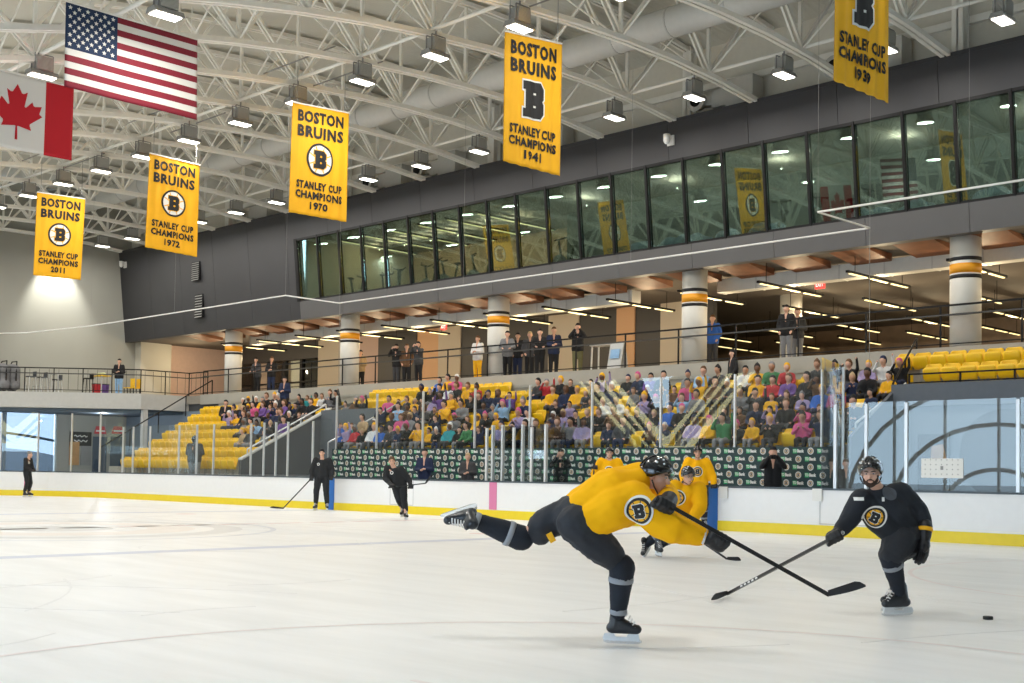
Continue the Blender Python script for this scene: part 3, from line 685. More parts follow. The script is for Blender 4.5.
# ------------------------------------------------------------------ stands
def rowY(i): return 1.22+.8*i
def rowZ(i): return .92+.41*i
def treads(x0, x1, r0, r1):
    m = MB()
    for i in range(r0, r1+1): m.box(x0, x1, rowY(i)-.4+(.9 if i == 0 and x0 > -12 else 0), 7.19 if i == r1 else rowY(i)+.4, 0 if r0 == 0 else rowZ(i)-.5, rowZ(i))
    return m
struct('floor_stand_end', treads(-26.2, -14.6, 0, 6), CONC)
struct('floor_stand_bench', treads(-10.9, 9.8, 2, 6), CONC)
struct('floor_stand_over_passage', treads(-14.6, -10.9, 5, 6), CONC)
struct('floor_stand_upper', treads(9.8, 21, 5, 7), CONC)
struct('floor_stand_step', MB().box(9.8, 21, rowY(6)-.35, 7.15, rowZ(6)-.3, rowZ(6)+.14), CONC)
struct('floor_stand_step_upper', MB().box(9.8, 21, rowY(7)-.38, 7.15, rowZ(7)-.3, rowZ(7)+.16), CONC)
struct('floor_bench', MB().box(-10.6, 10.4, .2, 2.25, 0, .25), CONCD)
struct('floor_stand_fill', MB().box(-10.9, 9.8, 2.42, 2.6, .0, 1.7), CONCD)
struct('floor_stand_top_row', MB().box(-13.6, -6.2, rowY(7)-.4, 7.19, 3.2, rowZ(7)), CONC)
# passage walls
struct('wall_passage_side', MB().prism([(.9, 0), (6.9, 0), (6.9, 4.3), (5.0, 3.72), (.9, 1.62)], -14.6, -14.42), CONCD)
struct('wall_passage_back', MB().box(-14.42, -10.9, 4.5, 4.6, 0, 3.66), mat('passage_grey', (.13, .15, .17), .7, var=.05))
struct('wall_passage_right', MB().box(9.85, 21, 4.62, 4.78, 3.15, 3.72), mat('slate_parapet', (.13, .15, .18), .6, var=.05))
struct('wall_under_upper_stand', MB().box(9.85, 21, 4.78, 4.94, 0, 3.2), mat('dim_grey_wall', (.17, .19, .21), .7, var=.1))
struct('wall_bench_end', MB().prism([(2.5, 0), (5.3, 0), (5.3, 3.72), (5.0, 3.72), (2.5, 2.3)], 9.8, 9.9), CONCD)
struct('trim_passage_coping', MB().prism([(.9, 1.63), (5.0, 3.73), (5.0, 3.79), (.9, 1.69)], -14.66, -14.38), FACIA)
def sloped_rail(label, p0, p1, h=.85, m_=SILV, n=3):
    r = thing('stair_handrail', label, 'handrail', p0, 'sloping stair handrails'); a = V((0, 0, 0)); b = V(p1)-V(p0); up = V((0, 0, 1))
    MB().tube([a+up*h, b+up*h], .03, 8).build('handrail_bar', m_, r)
    for i in range(n+1): p = a+(b-a)*(i/n); MB().bar(p, p+up*h, .04, .04).build('rail_post', m_, r)
sloped_rail('silver handrail sloping up the wall of the passage between the stands', (-14.5, 1.2, 1.8), (-14.5, 4.8, 3.65), .25)
sloped_rail('silver handrail on the bench stand side of the passage', (-10.95, 2.3, 1.75), (-10.95, 6.0, 3.55), .55)
sloped_rail('black handrail sloping down beside the seats below the deck', (-26.4, 1.3, 1.2), (-26.9, 7.2, 4.6), .95, BLACKM, 4)
sloped_rail('black handrail at the head of the aisle by the person in black', (9.6, 5.2, 2.9), (9.2, 7.3, 4.3), .9, BLACKM, 2)
pr = thing('parapet_railing', 'dark two bar railing in front of the upper yellow seats', 'railing', (10.3, 4.7, 3.72))
for z in (.25, .03): MB().bar((0, 0, z), (10, 0, z), .04, .04).build('rail_bar', BLACKM, pr)
for i in range(8): MB().bar((1.35*i, 0, -.05), (1.35*i, 0, .27), .04, .04).build('rail_post', BLACKM, pr)
sloped_rail('pale coping rail sloping beside the upper yellow seats', (9.75, 3.0, 2.55), (9.75, 5.6, 3.7), .12, FACIA, 2)
# wall things below the upper stand
p = on('Y', 4.74, 934, 464); q = thing('framed_poster', 'dark framed poster with an orange figure on the wall behind the glass', 'poster', p)
MB().box(-.42, .42, -.03, 0, -.9, .75).build('poster_board', DGREY, q); MB().prism([(-.1, -.3), (.3, -.35), (.35, .1), (.25, .5), (-.05, .45)], -.04, -.031, 1).build('poster_picture', WOODT, q)
p = on('Y', 4.72, 1005, 455); q = thing('dark_arch_panel', 'large dark rounded panel on the wall at the far end of the boards', 'panel', p)
m = MB(); m.lathe([(1.12, -.03), (1.12, .03)], n=32); o = m.build('panel_face', CONCD, q); o.rotation_euler.x = PI/2
# notice board, signs and doors on the end wall under the deck
def endwall(a, b, dx=.02): p = on('X', -35.3+dx, a, b); return p
p = endwall(81, 440); q = thing('notice_board', 'black notice board with white script above a tan panel under the deck', 'notice board', p, None, PI/2)
MB().box(-.62, .55, -.04, 0, -.30, .42).build('black_header', INK, q); MB().box(-.62, -.1, -.05, 0, -1.3, -.1).build('tan_panel', WOODT, q); MB().box(.0, .55, -.045, 0, -1.3, -.31).build('grey_panel', GREYM, q)
m = MB()
for i in range(2): m.tube([(-.4+.08*j, -.05, .2-.25*i+.05*math.sin(j*2.1+i)) for j in range(10)], .028, 5)
m.build('white_script', PWHITE, q)
for a, i, lb in ((100, 1, 'red sign over the dark doors under the deck, nearer the notice board'), (117.5, 2, 'red sign over the dark doors under the deck, nearer the seats')):
    p = endwall(a, 431); q = thing('door_sign', lb, 'sign', p, 'red door signs', PI/2)
    MB().prism([(-.34, -.15), (.34, -.15), (.22, .24), (-.22, .24)], -.06, 0, 1).build('sign_face', mat('soft_red_sign', (.7, .06, .08), .5), q); MB().box(-.25, .25, -.07, -.06, -.04, .04).build('sign_bar', PWHITE, q)
    m = MB(); m.box(-35.3, -35.24, p.y-.38, p.y+.38, 0, p.z-.3); struct(f'door_{i}', m, mat('blue_grey_door', (.07, .10, .14), .5))
point('under_deck_fill', (-32.0, 4.2, 3.7), 90, (.95, .97, 1))  # fixtureless light added to brighten the walls under the deck
# ------------------------------------------------------------------ flags and banners
def cloth(name, corners, x, m, parent, nu=48, nv=40, amp=.02, waves=5.5, matfn=None, mats=None):
    # corners: (Y,Z) of top-left, top-right, bottom-left, bottom-right; gentle hanging folds in X
    tl, tr_, bl, br = [V(c) for c in corners]
    def P(s, t, off=0.):
        q = tl.lerp(tr_, s).lerp(bl.lerp(br, s), t)
        return V((x+amp*(.35+.65*t)*math.sin(2*PI*waves*s+1.1*t+x)+off, q.x, q.y))
    vs = [P(i/nu, j/nv) for j in range(nv+1) for i in range(nu+1)]
    fs = [(j*(nu+1)+i, (j+1)*(nu+1)+i, (j+1)*(nu+1)+i+1, j*(nu+1)+i+1) for j in range(nv) for i in range(nu)]
    mb = MB(); mb.add(vs, fs)
    if matfn: mb.m = [matfn((i+.5)/nu, (j+.5)/nv) for j in range(nv) for i in range(nu)]
    root = V((x, tl.x, tl.y)); me = shift(mb.mesh(name, mats or m, True), -root)
    o = link(me, name, parent); sd = o.modifiers.new('thickness', 'SOLIDIFY'); sd.thickness = .006; sd.offset = -1
    return P, root
def fit(vs, w, h):
    xs = [v[0] for v in vs]; ys = [v[1] for v in vs]; cx, cy = (min(xs)+max(xs))/2, (min(ys)+max(ys))/2
    sx, sy = w/(max(xs)-min(xs)), h/(max(ys)-min(ys))
    return [((x-cx)*sx, (y-cy)*sy) for x, y in vs]
def printed(P, root, W, H, parent, vs, fs, name, m, cs, ct, off):
    vs, fs = cut2d(vs, fs, W/48, H/20)
    return link(mesh2d(vs, fs, name, m, lambda x, y: P(cs+x/W, ct-y/H, off)-root), name, parent)
BN = [(13.72, (836, -88), (889.5, -70), (833, 80), (889, 103), '1939', 1, 'gold championship banner reading 1939, with a block letter, above the upper yellow seats'),
      (5.42, (505, 31), (562, 44), (503, 161), (560, 176), '1941', 1, 'gold championship banner reading 1941 with a large black block letter'),
      (-3.07, (292.5, 102), (349, 113), (289, 212), (346, 222), '1970', 0, 'gold championship banner reading 1970 with a round spoked emblem'),
      (-10.63, (149.5, 153), (200, 165), (145, 247), (197, 257), '1972', 0, 'gold championship banner reading 1972 with a round spoked emblem'),
      (-18.3, (37, 192), (85.5, 199), (33, 275), (81, 280), '2011', 0, 'gold championship banner reading 2011, hung before the cream end wall')]
for x, a, b, c, d, year, blk, lb in BN:
    cs = []
    for (uu, vv) in (a, b, c, d):
        p = on('X', x, uu, vv); cs.append((p.y, p.z))
    g = thing('championship_banner', lb, 'banner', (x, *cs[0]), 'championship banners hung from the roof')
    W = V(cs[0]).lerp(V(cs[2]), .5); W = (V(cs[1]).lerp(V(cs[3]), .5)-W).length; H = (V(cs[2])-V(cs[0])).length
    P, root = cloth('banner_cloth', cs, x, GOLD, g)
    def line(s, wf, hf, t, nm='lettering'):
        vs, fs = text_mesh(s, 1, 1, .046, 1.14); printed(P, root, W, H, g, fit(vs, wf*W, hf*H), fs, nm, INK, .5, t, .016)
    line('BOSTON', .80, .108, .105); line('BRUINS', .80, .108, .240)
    line('STANLEY CUP', .80, .072, .725); line('CHAMPIONS', .82, .072, .815); line(year, .30, .072, .908)
    ct = .48
    if blk:
        h = .25*H
        for gr, hg, mm, off in ((.105, .2, PWHITE, .010), (.05, .082, INK, .017)):
            vs, fs = block_b(h, gr, hg); printed(P, root, W, H, g, vs, fs, 'block_letter', mm, .5, ct, off)
    else:
        r = .235*W
        for (vs, fs), mm, off, nm in ((disc2d(0, r), INK, .010, 'emblem_ring'), (disc2d(0, r*.86), PWHITE, .014, 'emblem_field'), (spokes2d(r*.42, r*.84, r*.035), GOLD, .017, 'emblem_spokes'), (block_b(r*.98, .10), GOLD, .02, 'emblem_letter_edge'), (block_b(r*.98, .055), INK, .023, 'emblem_letter')):
            printed(P, root, W, H, g, vs, fs, nm, mm, .5, ct, off)
    MB().bar((0, 0, .0), (0, cs[1][0]-cs[0][0], cs[1][1]-cs[0][1]), .04, .04).build('hanging_rod', STEEL, g)
    m = MB()
    for q in (.08, .92):
        yy = (cs[1][0]-cs[0][0])*q; zt = zc(cs[0][0]+yy)-cs[0][1]
        m.bar((0, yy, (cs[1][1]-cs[0][1])*q), (0, yy, max(zt, .1)), .012, .012)
    m.bar((-1.7, (cs[1][0]-cs[0][0])*.08, zt), (1.7, (cs[1][0]-cs[0][0])*.08, zt), .03, .03); m.bar((-1.7, (cs[1][0]-cs[0][0])*.92, zt), (1.7, (cs[1][0]-cs[0][0])*.92, zt), .03, .03)
    m.build('hanging_cable', GREYM, g)
FRED, FWHITE, FBLUE = mat('flag_red', (.24, .012, .03), .75), mat('flag_white', (.78, .77, .74), .75), mat('flag_blue', (.008, .028, .085), .75)
def flagroot(name, lb, x, cs): return thing(name, lb, 'flag', (x, *cs[0]))
X = -.22; cs = [(on('X', X, *q).y, on('X', X, *q).z) for q in ((66, 1.5), (197.5, 40), (64, 86.5), (197, 120))]
g = flagroot('national_flag', 'flag with red and white stripes and a blue starred canton hanging flat', X, cs)
P, root = cloth('flag_cloth', cs, X, None, g, 40, 26, .012, 1.5, lambda s, t: 2 if (s < .37 and t < 7/13) else (0 if int(t*13) % 2 == 0 else 1), [FRED, FWHITE, FBLUE])
W, H = (V(cs[1])-V(cs[0])).length, (V(cs[2])-V(cs[0])).length
vs, fs = [], []
for r in range(9):
    for c in range(6 if r % 2 == 0 else 5):
        sx = .37*((c*2+1+(r % 2))/12); ty = (7/13)*((r+1)/10); k = len(vs)
        for j in range(10):
            rr = .056 if j % 2 == 0 else .026; an = PI/2+j*PI/5
            vs.append((sx*W+rr*math.cos(an), -(ty*H)+rr*math.sin(an)))
        vs.append((sx*W, -ty*H)); fs += [(k+j, k+(j+1) % 10, k+10) for j in range(10)]
printed(P, root, W, H, g, vs, fs, 'stars', FWHITE, 0, 0, .012)
def rod(g, cs, m_=STEEL):
    d = V(cs[1])-V(cs[0]); m = MB(); m.bar((0, 0, .01), (0, d.x, d.y+.01), .04, .04)
    for q in (.05, .5, .95): m.bar((0, d.x*q, d.y*q), (0, d.x*q, max(d.y*q+.1, zc(cs[0][0]+d.x*q)+.3-cs[0][1])), .014, .014)
    m.build('hanging_rod', m_, g)
rod(g, cs)
X = -3.9; pr_, pb = on('X', X, 74, 88), on('X', X, 71.5, 160.5); Hc = pr_.z-pb.z; Wc = 1.55*Hc
cs = [(pr_.y-Wc, pr_.z), (pr_.y, pr_.z), (pb.y-Wc, pb.z), (pb.y, pb.z)]
g = flagroot('maple_leaf_flag', 'red and white flag with a red maple leaf, partly behind a lamp', X, cs)
P, root = cloth('flag_cloth', cs, X, None, g, 40, 20, .012, 1.5, lambda s, t: 0 if (s < .25 or s > .75) else 1, [mat('leaf_red', (.56, .008, .02), .75), FWHITE])
hl = [(.16, .71), (.22, .70), (.36, .78), (.26, .27), (.31, .24), (.53, .48), (.58, .36), (.63, .34), (.87, .39), (.79, .13), (.80, .10), (.90, .04), (.47, -.30), (.46, -.36), (.52, -.52), (.05, -.44), (.03, -.46), (.045, -.92)]
lf = [(0, 1.0)]+hl+[(-x, y) for x, y in hl[::-1]]
vs, fs = fill2d([lf]); k = Hc*.385
vs = [(x*k, (y-.04)*k) for x, y in vs]; me = printed(P, root, Wc, Hc, g, vs, fs, 'maple_leaf', MATS['leaf_red'], .5, .5, .012)
rod(g, cs)

# ------------------------------------------------------------------ bench backdrop with sponsor marks
bk = thing('bench_backdrop', 'dark green sponsor wall with rows of small green and white marks behind the benches', 'backdrop', (0, 2.3, 0))
MB().box(-10.7, 9.72, 0, .09, .25, 2.07).build('backdrop_panel', mat('backdrop_green', (.012, .042, .045), .5, var=.05), bk)
sets = {'w': MB(), 'g': MB(), 'k': MB(), 'y': MB()}
def put(key, vs, fs, x, z, off): sets[key].add([(x+a, -off, z+b) for a, b in vs], fs)
bank = text_mesh('Bank', .11, .85, .006); td = text_mesh('TD', .095, .8, .004)
vb, fb = block_b(.066, .02)
for r in range(6):
    z = 1.965-.2*r
    for c in range(58):
        x = -10.52+.347*c
        if (c+r) % 2 == 0:
            put('w', *disc2d(0, .088, 18), x, z, .004); put('k', *disc2d(.054, .064, 18), x, z, .006); put('y', *disc2d(.044, .052, 14), x, z, .0065); put('k', vb, fb, x, z, .009)
        else:
            put('g', [(-.16, -.058), (-.044, -.058), (-.044, .058), (-.16, .058)], [(0, 1, 2, 3)], x, z, .004)
            put('w', *td, x-.103, z, .007); put('w', *bank, x+.055, z, .005)
for k, mm, nm in (('w', PWHITE, 'white_print'), ('g', mat('mark_green', (.02, .45, .15), .6), 'green_print'), ('k', INK, 'black_print'), ('y', GOLD, 'gold_print')): sets[k].build(nm, mm, bk)
bn = thing('players_bench', 'long dark players bench in front of the sponsor wall', 'bench', (0, 1.8, .25)); MB().box(-10.4, 9.4, -.2, .2, .42, .48).build('bench_plank', CONCD, bn)
for k in range(12): MB().box(-10.2+1.76*k, -10.1+1.76*k, -.15, .15, 0, .42).build('leg', CONCD, bn)

# ------------------------------------------------------------------ seats
def seat_meshes():
    m = MB(); n = 8; vs = []
    for z, y, hw in ((.40, .20, .19), (.50, .235, .225), (.72, .29, .225), (.80, .31, .20), (.83, .316, .15)):
        for i in range(n+1):
            s = -1+2*i/n; vs.append((s*hw, y-.05*s*s, z))
    k = n+1; q = len(vs); vs += [(x, y+.03, z) for x, y, z in vs]
    fs = []
    for r in range(4):
        for i in range(n):
            a = r*k+i; fs += [(a, a+1, a+k+1, a+k), (q+a+1, q+a, q+a+k, q+a+k+1)]
    for i in range(n): fs += [(i+1, i, q+i, q+i+1), (4*k+i, 4*k+i+1, q+4*k+i+1, q+4*k+i)]
    for r in range(4): fs += [(r*k, (r+1)*k, q+(r+1)*k, q+r*k), ((r+1)*k+n, r*k+n, q+r*k+n, q+(r+1)*k+n)]
    m.add(vs, fs)
    m2 = MB(); vs = []
    for z, y, hw in ((.36, .17, .19), (.45, .10, .22), (.66, .05, .215), (.72, .05, .17)):   # tipped up pan
        for i in range(n+1):
            s = -1+2*i/n; vs.append((s*hw, y+.02*s*s, z))
    q = len(vs); vs += [(x, y+.035, z) for x, y, z in vs]; fs = []
    for r in range(3):
        for i in range(n):
            a = r*k+i; fs += [(a, a+1, a+k+1, a+k), (q+a+1, q+a, q+a+k, q+a+k+1)]
    for i in range(n): fs += [(i+1, i, q+i, q+i+1), (3*k+i, 3*k+i+1, q+3*k+i+1, q+3*k+i)]
    for r in range(3): fs += [(r*k, (r+1)*k, q+(r+1)*k, q+r*k), ((r+1)*k+n, r*k+n, q+r*k+n, q+(r+1)*k+n)]
    m2.add(vs, fs)
    m3 = MB(); m3.box(-.03, .03, .16, .24, 0, .42); m3.bar((0, .22, .40), (0, .28, .6), .06, .03)
    return m.mesh('backrest', YSEAT, True), m2.mesh('seat_pan', YSEAT, True), m3.mesh('seat_bracket', GREYM)
SB, SP, SK = seat_meshes()
def seat(loc, label):
    s = thing('stadium_seat', label, 'seat', loc, 'yellow tip up seats in the stands'); s.scale = (1.07, 1, 1)
    link(SB, 'backrest', s); link(SP, 'seat_pan', s); link(SK, 'seat_bracket', s)
BLOCK = {'end': 'end stand', 'mid': 'bench stand', 'top': 'upper stand', 'pas': 'passage stand'}
SPOTS = []                                             # (block, row, index, x)
for i in range(7):
    x0 = -24.3-.27*i
    n = int((-14.9-x0)/.5)
    SPOTS += [('end', i, k, x0+.5*k) for k in range(n)]
for i in (5, 6, 7): SPOTS += [('pas', i, k, -14.2+.5*k) for k in range(7)]
for i in range(2, 8):
    xa, xb = (-10.6, 9.4)
    for k in range(int((xb-xa)/.5)+1):
        x = xa+.5*k
        if i == 7 and x > -6.3: continue
        SPOTS.append(('mid', i, k, x))
for i in (5, 6, 7): SPOTS += [('top', i, k, (10.2 if i < 7 else 9.0)+.5*k) for k in range(14)]
rng = random.Random(11)
EMPTY, TAKEN = [], []
for s in SPOTS:
    b, i, k, x = s; y, z = rowY(i), rowZ(i); uu, vv, dd = pj((x, y, z+.8))
    if b == 'end': occ = (uu > 240 and i >= 2 and rng.random() < .9) or (uu > 225 and i >= 4 and rng.random() < .6)
    elif b == 'pas': occ = (i == 5 and uu > 335 and rng.random() < .5)
    elif b == 'mid':
        p = .9
        if uu < 372 and i > 5: p = .15
        if i >= 6 and 480 < uu < 545: p = .12
        if 512 < uu < 548 and i > 3: p = .45
        if i == 7: p = .55 if uu < 470 else .1
        if i == 6 and 560 < uu < 735: p = .6
        if 620 < uu < 650 and i == 2: p = .4
        occ = rng.random() < p
    else: occ = uu < 893 and rng.random() < .85
    (TAKEN if occ else EMPTY).append(s)
aisle = lambda x: abs(x+1.9) < .4 or abs(x-4.6) < .4
EMPTY = [s for s in EMPTY if not (s[0] == 'mid' and aisle(s[3]) and s[1] < 6)]
TAKEN = [s for s in TAKEN if not (s[0] == 'mid' and aisle(s[3]) and s[1] < 5 and rng.random() < .7)]
FROMEND = 'from end wall'
for b, i, k, x in EMPTY:
    if pj((x, rowY(i), rowZ(i)))[0] > 1060: continue
    seat((x, rowY(i), rowZ(i)+(.15 if b == 'top' and i > 5 else 0)), f'empty yellow seat, {nth(k)} {FROMEND} in row {ORD[i]} of the {BLOCK[b]}')
m = MB()                                               # seats wholly under the spectators
vs_all = [(SB, .0), (SP, .0)]
for b, i, k, x in TAKEN:
    m.box(x-.22, x+.22, rowY(i)+.22, rowY(i)+.26, rowZ(i)+.42, rowZ(i)+.74); m.box(x-.21, x+.21, rowY(i)-.14, rowY(i)+.24, rowZ(i)+.40, rowZ(i)+.44); m.box(x-.03, x+.03, rowY(i)+.12, rowY(i)+.2, rowZ(i), rowZ(i)+.4)
m.build('occupied_seat_shells', YSEAT, None, kind='stuff', label='yellow seat shells hidden beneath the seated crowd', cat='seats')

# ------------------------------------------------------------------ spectators
FAB = {}
for nm, c in dict(black=(.012, .012, .014), navy=(.015, .025, .07), charcoal=(.05, .05, .055), grey=(.22, .22, .23), white=(.72, .72, .72), gold=(.85, .45, .01), pink=(.62, .10, .26), purple=(.16, .08, .30), red=(.5, .03, .04),
                  teal=(.03, .3, .33), blue=(.03, .13, .5), green=(.05, .22, .08), brown=(.13, .065, .03), tan=(.5, .36, .2), lilac=(.38, .31, .52), sky=(.3, .5, .75), olive=(.15, .14, .06)).items(): FAB[nm] = mat('cloth_'+nm, c, .85, var=.12, scale=9)
SKIN = [mat('skin_light', (.68, .40, .29), .55), mat('skin_mid', (.50, .28, .18), .55), mat('skin_deep', (.16, .08, .05), .55)]
def classify(me, segs):
    A = np.array([s[0] for s in segs], float); B = np.array([s[2] for s in segs], float); RA = np.array([s[1] for s in segs]); RB = np.array([s[3] for s in segs]); SL = [s[4] for s in segs]
    D = B-A; LL = np.maximum((D*D).sum(1), 1e-9); idx = []
    for p in me.polygons:
        c = np.array(p.center); t = np.clip(((c-A)*D).sum(1)/LL, 0, 1); q = A+D*t[:, None]
        idx.append(SL[int(np.argmin(np.linalg.norm(c-q, axis=1)-(RA+(RB-RA)*t)))])
    me.polygons.foreach_set('material_index', idx)
def figure_mesh(name, segs, mats, voxel, it=3):
    m = MB()
    for a, ra, b, rb, sl in segs: m.cap(a, ra, b, rb, 8)
    me = fuse(m, name, mats, voxel, it)
    me.materials.clear()
    for q in mats: me.materials.append(q)
    classify(me, segs); return me
def seated(variant):
    J, S, H, T = 0, 1, 2, 3; r = random.Random(variant)
    ln = (.02, .12, -.03, .06, .0, .1)[variant]; ch = V((0, .12-ln, .86)); hd = ch+V((r.uniform(-.04, .04), -.04-ln*.3, .285))
    sg = [((-.09, .1, .5), .115, (-.1, -.33, .5), .085, T), ((.09, .1, .5), .115, (.1, -.33, .5), .085, T), ((-.1, -.34, .48), .075, (-.1, -.33, .08), .055, T), ((.1, -.34, .48), .075, (.1, -.33, .08), .055, T),
          ((-.1, -.3, .05), .05, (-.1, -.45, .04), .045, T), ((.1, -.3, .05), .05, (.1, -.45, .04), .045, T),
          ((-.07, .12, .55), .15, ch+V((-.09, 0, 0)), .14, J), ((.07, .12, .55), .15, ch+V((.09, 0, 0)), .14, J), (ch+V((-.16, 0, .05)), .085, ch+V((.16, 0, .05)), .085, J),
          (ch+V((0, 0, .08)), .065, hd+V((0, 0, -.06)), .055, S), (hd+V((0, -.02, -.03)), .09, hd+V((0, -.03, .02)), .1, S), (hd+V((0, .03, .01)), .11, hd+V((0, .0, .075)), .108, H), (hd+V((0, -.11, -.005)), .016, hd+V((0, -.1, -.02)), .02, S)]
    if variant in (1, 4): sg.append((hd+V((0, 0, .17)), .035, hd+V((0, 0, .18)), .04, H))       # bobble on the hat
    arms = {0: ((.24, .0, .66), (.1, -.22, .62)), 1: ((.25, -.06, .66), (.05, -.26, .66)), 2: ((.27, .05, .68), (.14, -.16, .58)), 3: ((.25, -.14, .86), (.1, -.2, 1.12)), 4: ((.24, -.1, .7), (.06, -.24, .85)), 5: ((.26, -.05, .66), (.18, -.28, .58))}[variant]
    for s in (-1, 1):
        sh = ch+V((s*.2, 0, .04)); e = V(arms[0]); hnd = V(arms[1])
        if variant == 3 and s == 1: e, hnd = V((.3, -.02, 1.0)), V((.3, -.08, 1.3))
        e.x *= s if variant != 3 or s == -1 else 1; hnd.x *= s if variant != 3 or s == -1 else 1
        sg += [(sh, .07, e, .058, J), (e, .055, hnd, .045, J), (hnd, .04, hnd+V((0, -.05, .02)), .035, S)]
    return figure_mesh('spectator', sg, [FAB['navy'], SKIN[0], FAB['black'], FAB['black']], .032)
PROTO = [seated(i) for i in range(6)]
JC = ['black']*16+['navy']*9+['charcoal']*7+['grey']*4+['gold']*7+['white']*4+['pink']*3+['purple']*2+['lilac']*3+['red']*1+['blue']*2+['teal']*1+['green']*1+['brown']*2+['sky']*2+['tan']*2
HC = ['black']*12+['brown']*6+['tan']*2+['gold']*5+['white']*3+['pink']*2+['grey']*2+['navy']*2
HAIRY = {'black': 'black hair', 'brown': 'brown hair', 'tan': 'fair hair'}
def slots(o, cols):
    for i, c in enumerate(cols):
        o.material_slots[i].link = 'OBJECT'; o.material_slots[i].material = c
TAKEN = [s for s in TAKEN if pj((s[3], rowY(s[1]), rowZ(s[1])))[0] < 1040]
NP_ = 0
for b, i, k, x in TAKEN:
    if NP_ >= 292: break
    NP_ += 1
    jc, hc, tc_ = rng.choice(JC), rng.choice(HC), rng.choice(['black', 'navy', 'charcoal', 'grey', 'black'])
    sc = rng.choice([.97, .94, .9, .84, .78, .72]); o = link(rng.choice(PROTO), 'person', None, (x+rng.uniform(-.04, .04), rowY(i)-.02, rowZ(i)+.43-.43*sc))
    o.scale = (sc, sc, sc); o.rotation_euler.z = rng.uniform(-.35, .35)+.25
    slots(o, [FAB[jc], rng.choice(SKIN[:2]+SKIN[:1]+SKIN[:1]+SKIN[2:]), FAB[hc], FAB[tc_]])
    hat = HAIRY.get(hc, hc+' hat')
    tag(o, f'person in {jc} jacket, {hat}, seat {nth(k)} {FROMEND}, row {ORD[i]}, {BLOCK[b]}', 'person', 'seated crowd in the stands')

# standing people: body, hair, jacket and trousers of their own
def standing(pose):
    c = {'stand': (((.27, .02, 1.12), (.2, -.12, .92)), ((-.27, .02, 1.12), (-.2, -.1, .92))), 'photo': (((.27, -.2, 1.28), (.07, -.3, 1.56)), ((-.27, -.2, 1.28), (-.07, -.3, 1.54))),
         'lean': (((.27, -.12, 1.15), (.16, -.34, 1.08)), ((-.27, -.12, 1.15), (-.16, -.34, 1.08))), 'hold': (((.26, -.02, 1.1), (.08, -.26, 1.12)), ((-.26, -.02, 1.1), (-.06, -.26, 1.08)))}[pose]
    fw = {'lean': -.08, 'photo': -.02}.get(pose, 0); ch = V((0, fw, 1.28)); hd = V((0, fw*1.4-.02, 1.63))
    body, jack, trou, hair = MB(), MB(), MB(), MB()
    body.limb([(0, 0, .95), ch, hd+V((0, 0, -.1))], [.11, .11, .05]); body.cap(hd+V((0, -.015, -.05)), .07, hd+V((0, .0, .035)), .092); body.cap(hd+V((0, -.1, .0)), .012, hd+V((0, -.105, -.02)), .018)
    for s in (-1, 1): body.ell(hd+V((s*.09, .01, 0)), (.015, .03, .035)); body.limb([(s*.09, 0, .92), (s*.1, -.01, .5), (s*.1, .02, .1)], [.08, .055, .04])
    for s, (e, hnd) in zip((1, -1), c):
        sh = ch+V((s*.18, 0, .13)); body.limb([sh, e, hnd], [.045, .04, .03]); h = V(hnd); d = (h-V(e)).normalized()
        body.cap(h, .035, h+d*.06, .035, 8)
        for q in range(4): body.cap(h+d*.06+V((.018*(q-1.5), 0, 0)), .011, h+d*.12+V((.018*(q-1.5), -.01, -.01)), .009, 6)
        body.cap(h+V((-s*.03, 0, 0)), .012, h+d*.06+V((-s*.05, -.01, .01)), .01, 6)
        jack.limb([sh, e, V(e).lerp(V(hnd), .9)], [.085, .068, .052])
    for s in (-1, 1): jack.limb([(s*.08, .0, .86), ch+V((s*.08, 0, -.12)), ch+V((s*.1, 0, .08))], [.145, .135, .12])
    jack.cap(ch+V((-.13, 0, .13)), .075, ch+V((.13, 0, .13)), .075); jack.cap(ch+V((0, .01, .15)), .08, hd+V((0, .02, -.14)), .07)
    for s in (-1, 1): trou.limb([(s*.085, 0, .9), (s*.1, -.015, .5), (s*.1, .02, .1)], [.125, .085, .07]); trou.limb([(s*.1, .02, .05), (s*.11, -.16, .035)], [.05, .042])
    hair.cap(hd+V((0, .03, .02)), .098, hd+V((0, .005, .065)), .093); hair.cap(hd+V((0, .05, -.05)), .07, hd+V((0, .04, .02)), .09)
    return [fuse(body, 'body', SKIN[0], .017, 2), fuse(jack, 'jacket', FAB['black'], .022, 3, disp=.012), fuse(trou, 'trousers', FAB['black'], .022, 3, disp=.01), fuse(hair, 'hair', FAB['black'], .018, 2)]
STAND = {p: standing(p) for p in ('stand', 'photo', 'lean', 'hold')}
def stander(loc, label, pose='stand', jc='black', tc_='charcoal', hc='black', rz=.4, sc=1., skin=0, group=None):
    r = thing('person', label, 'person', loc, group, rz); r.scale = (sc, sc, sc)
    for me, mm in zip(STAND[pose], (SKIN[skin], FAB[jc], FAB[tc_], FAB[hc])):
        o = link(me, me.name.split('.')[0], r); slots(o, [mm])
    return r
def by_u(u_, y, z): p = on('Y', y, u_, 400); return V((p.x, y, z))
G = 'people standing along the concourse railing'
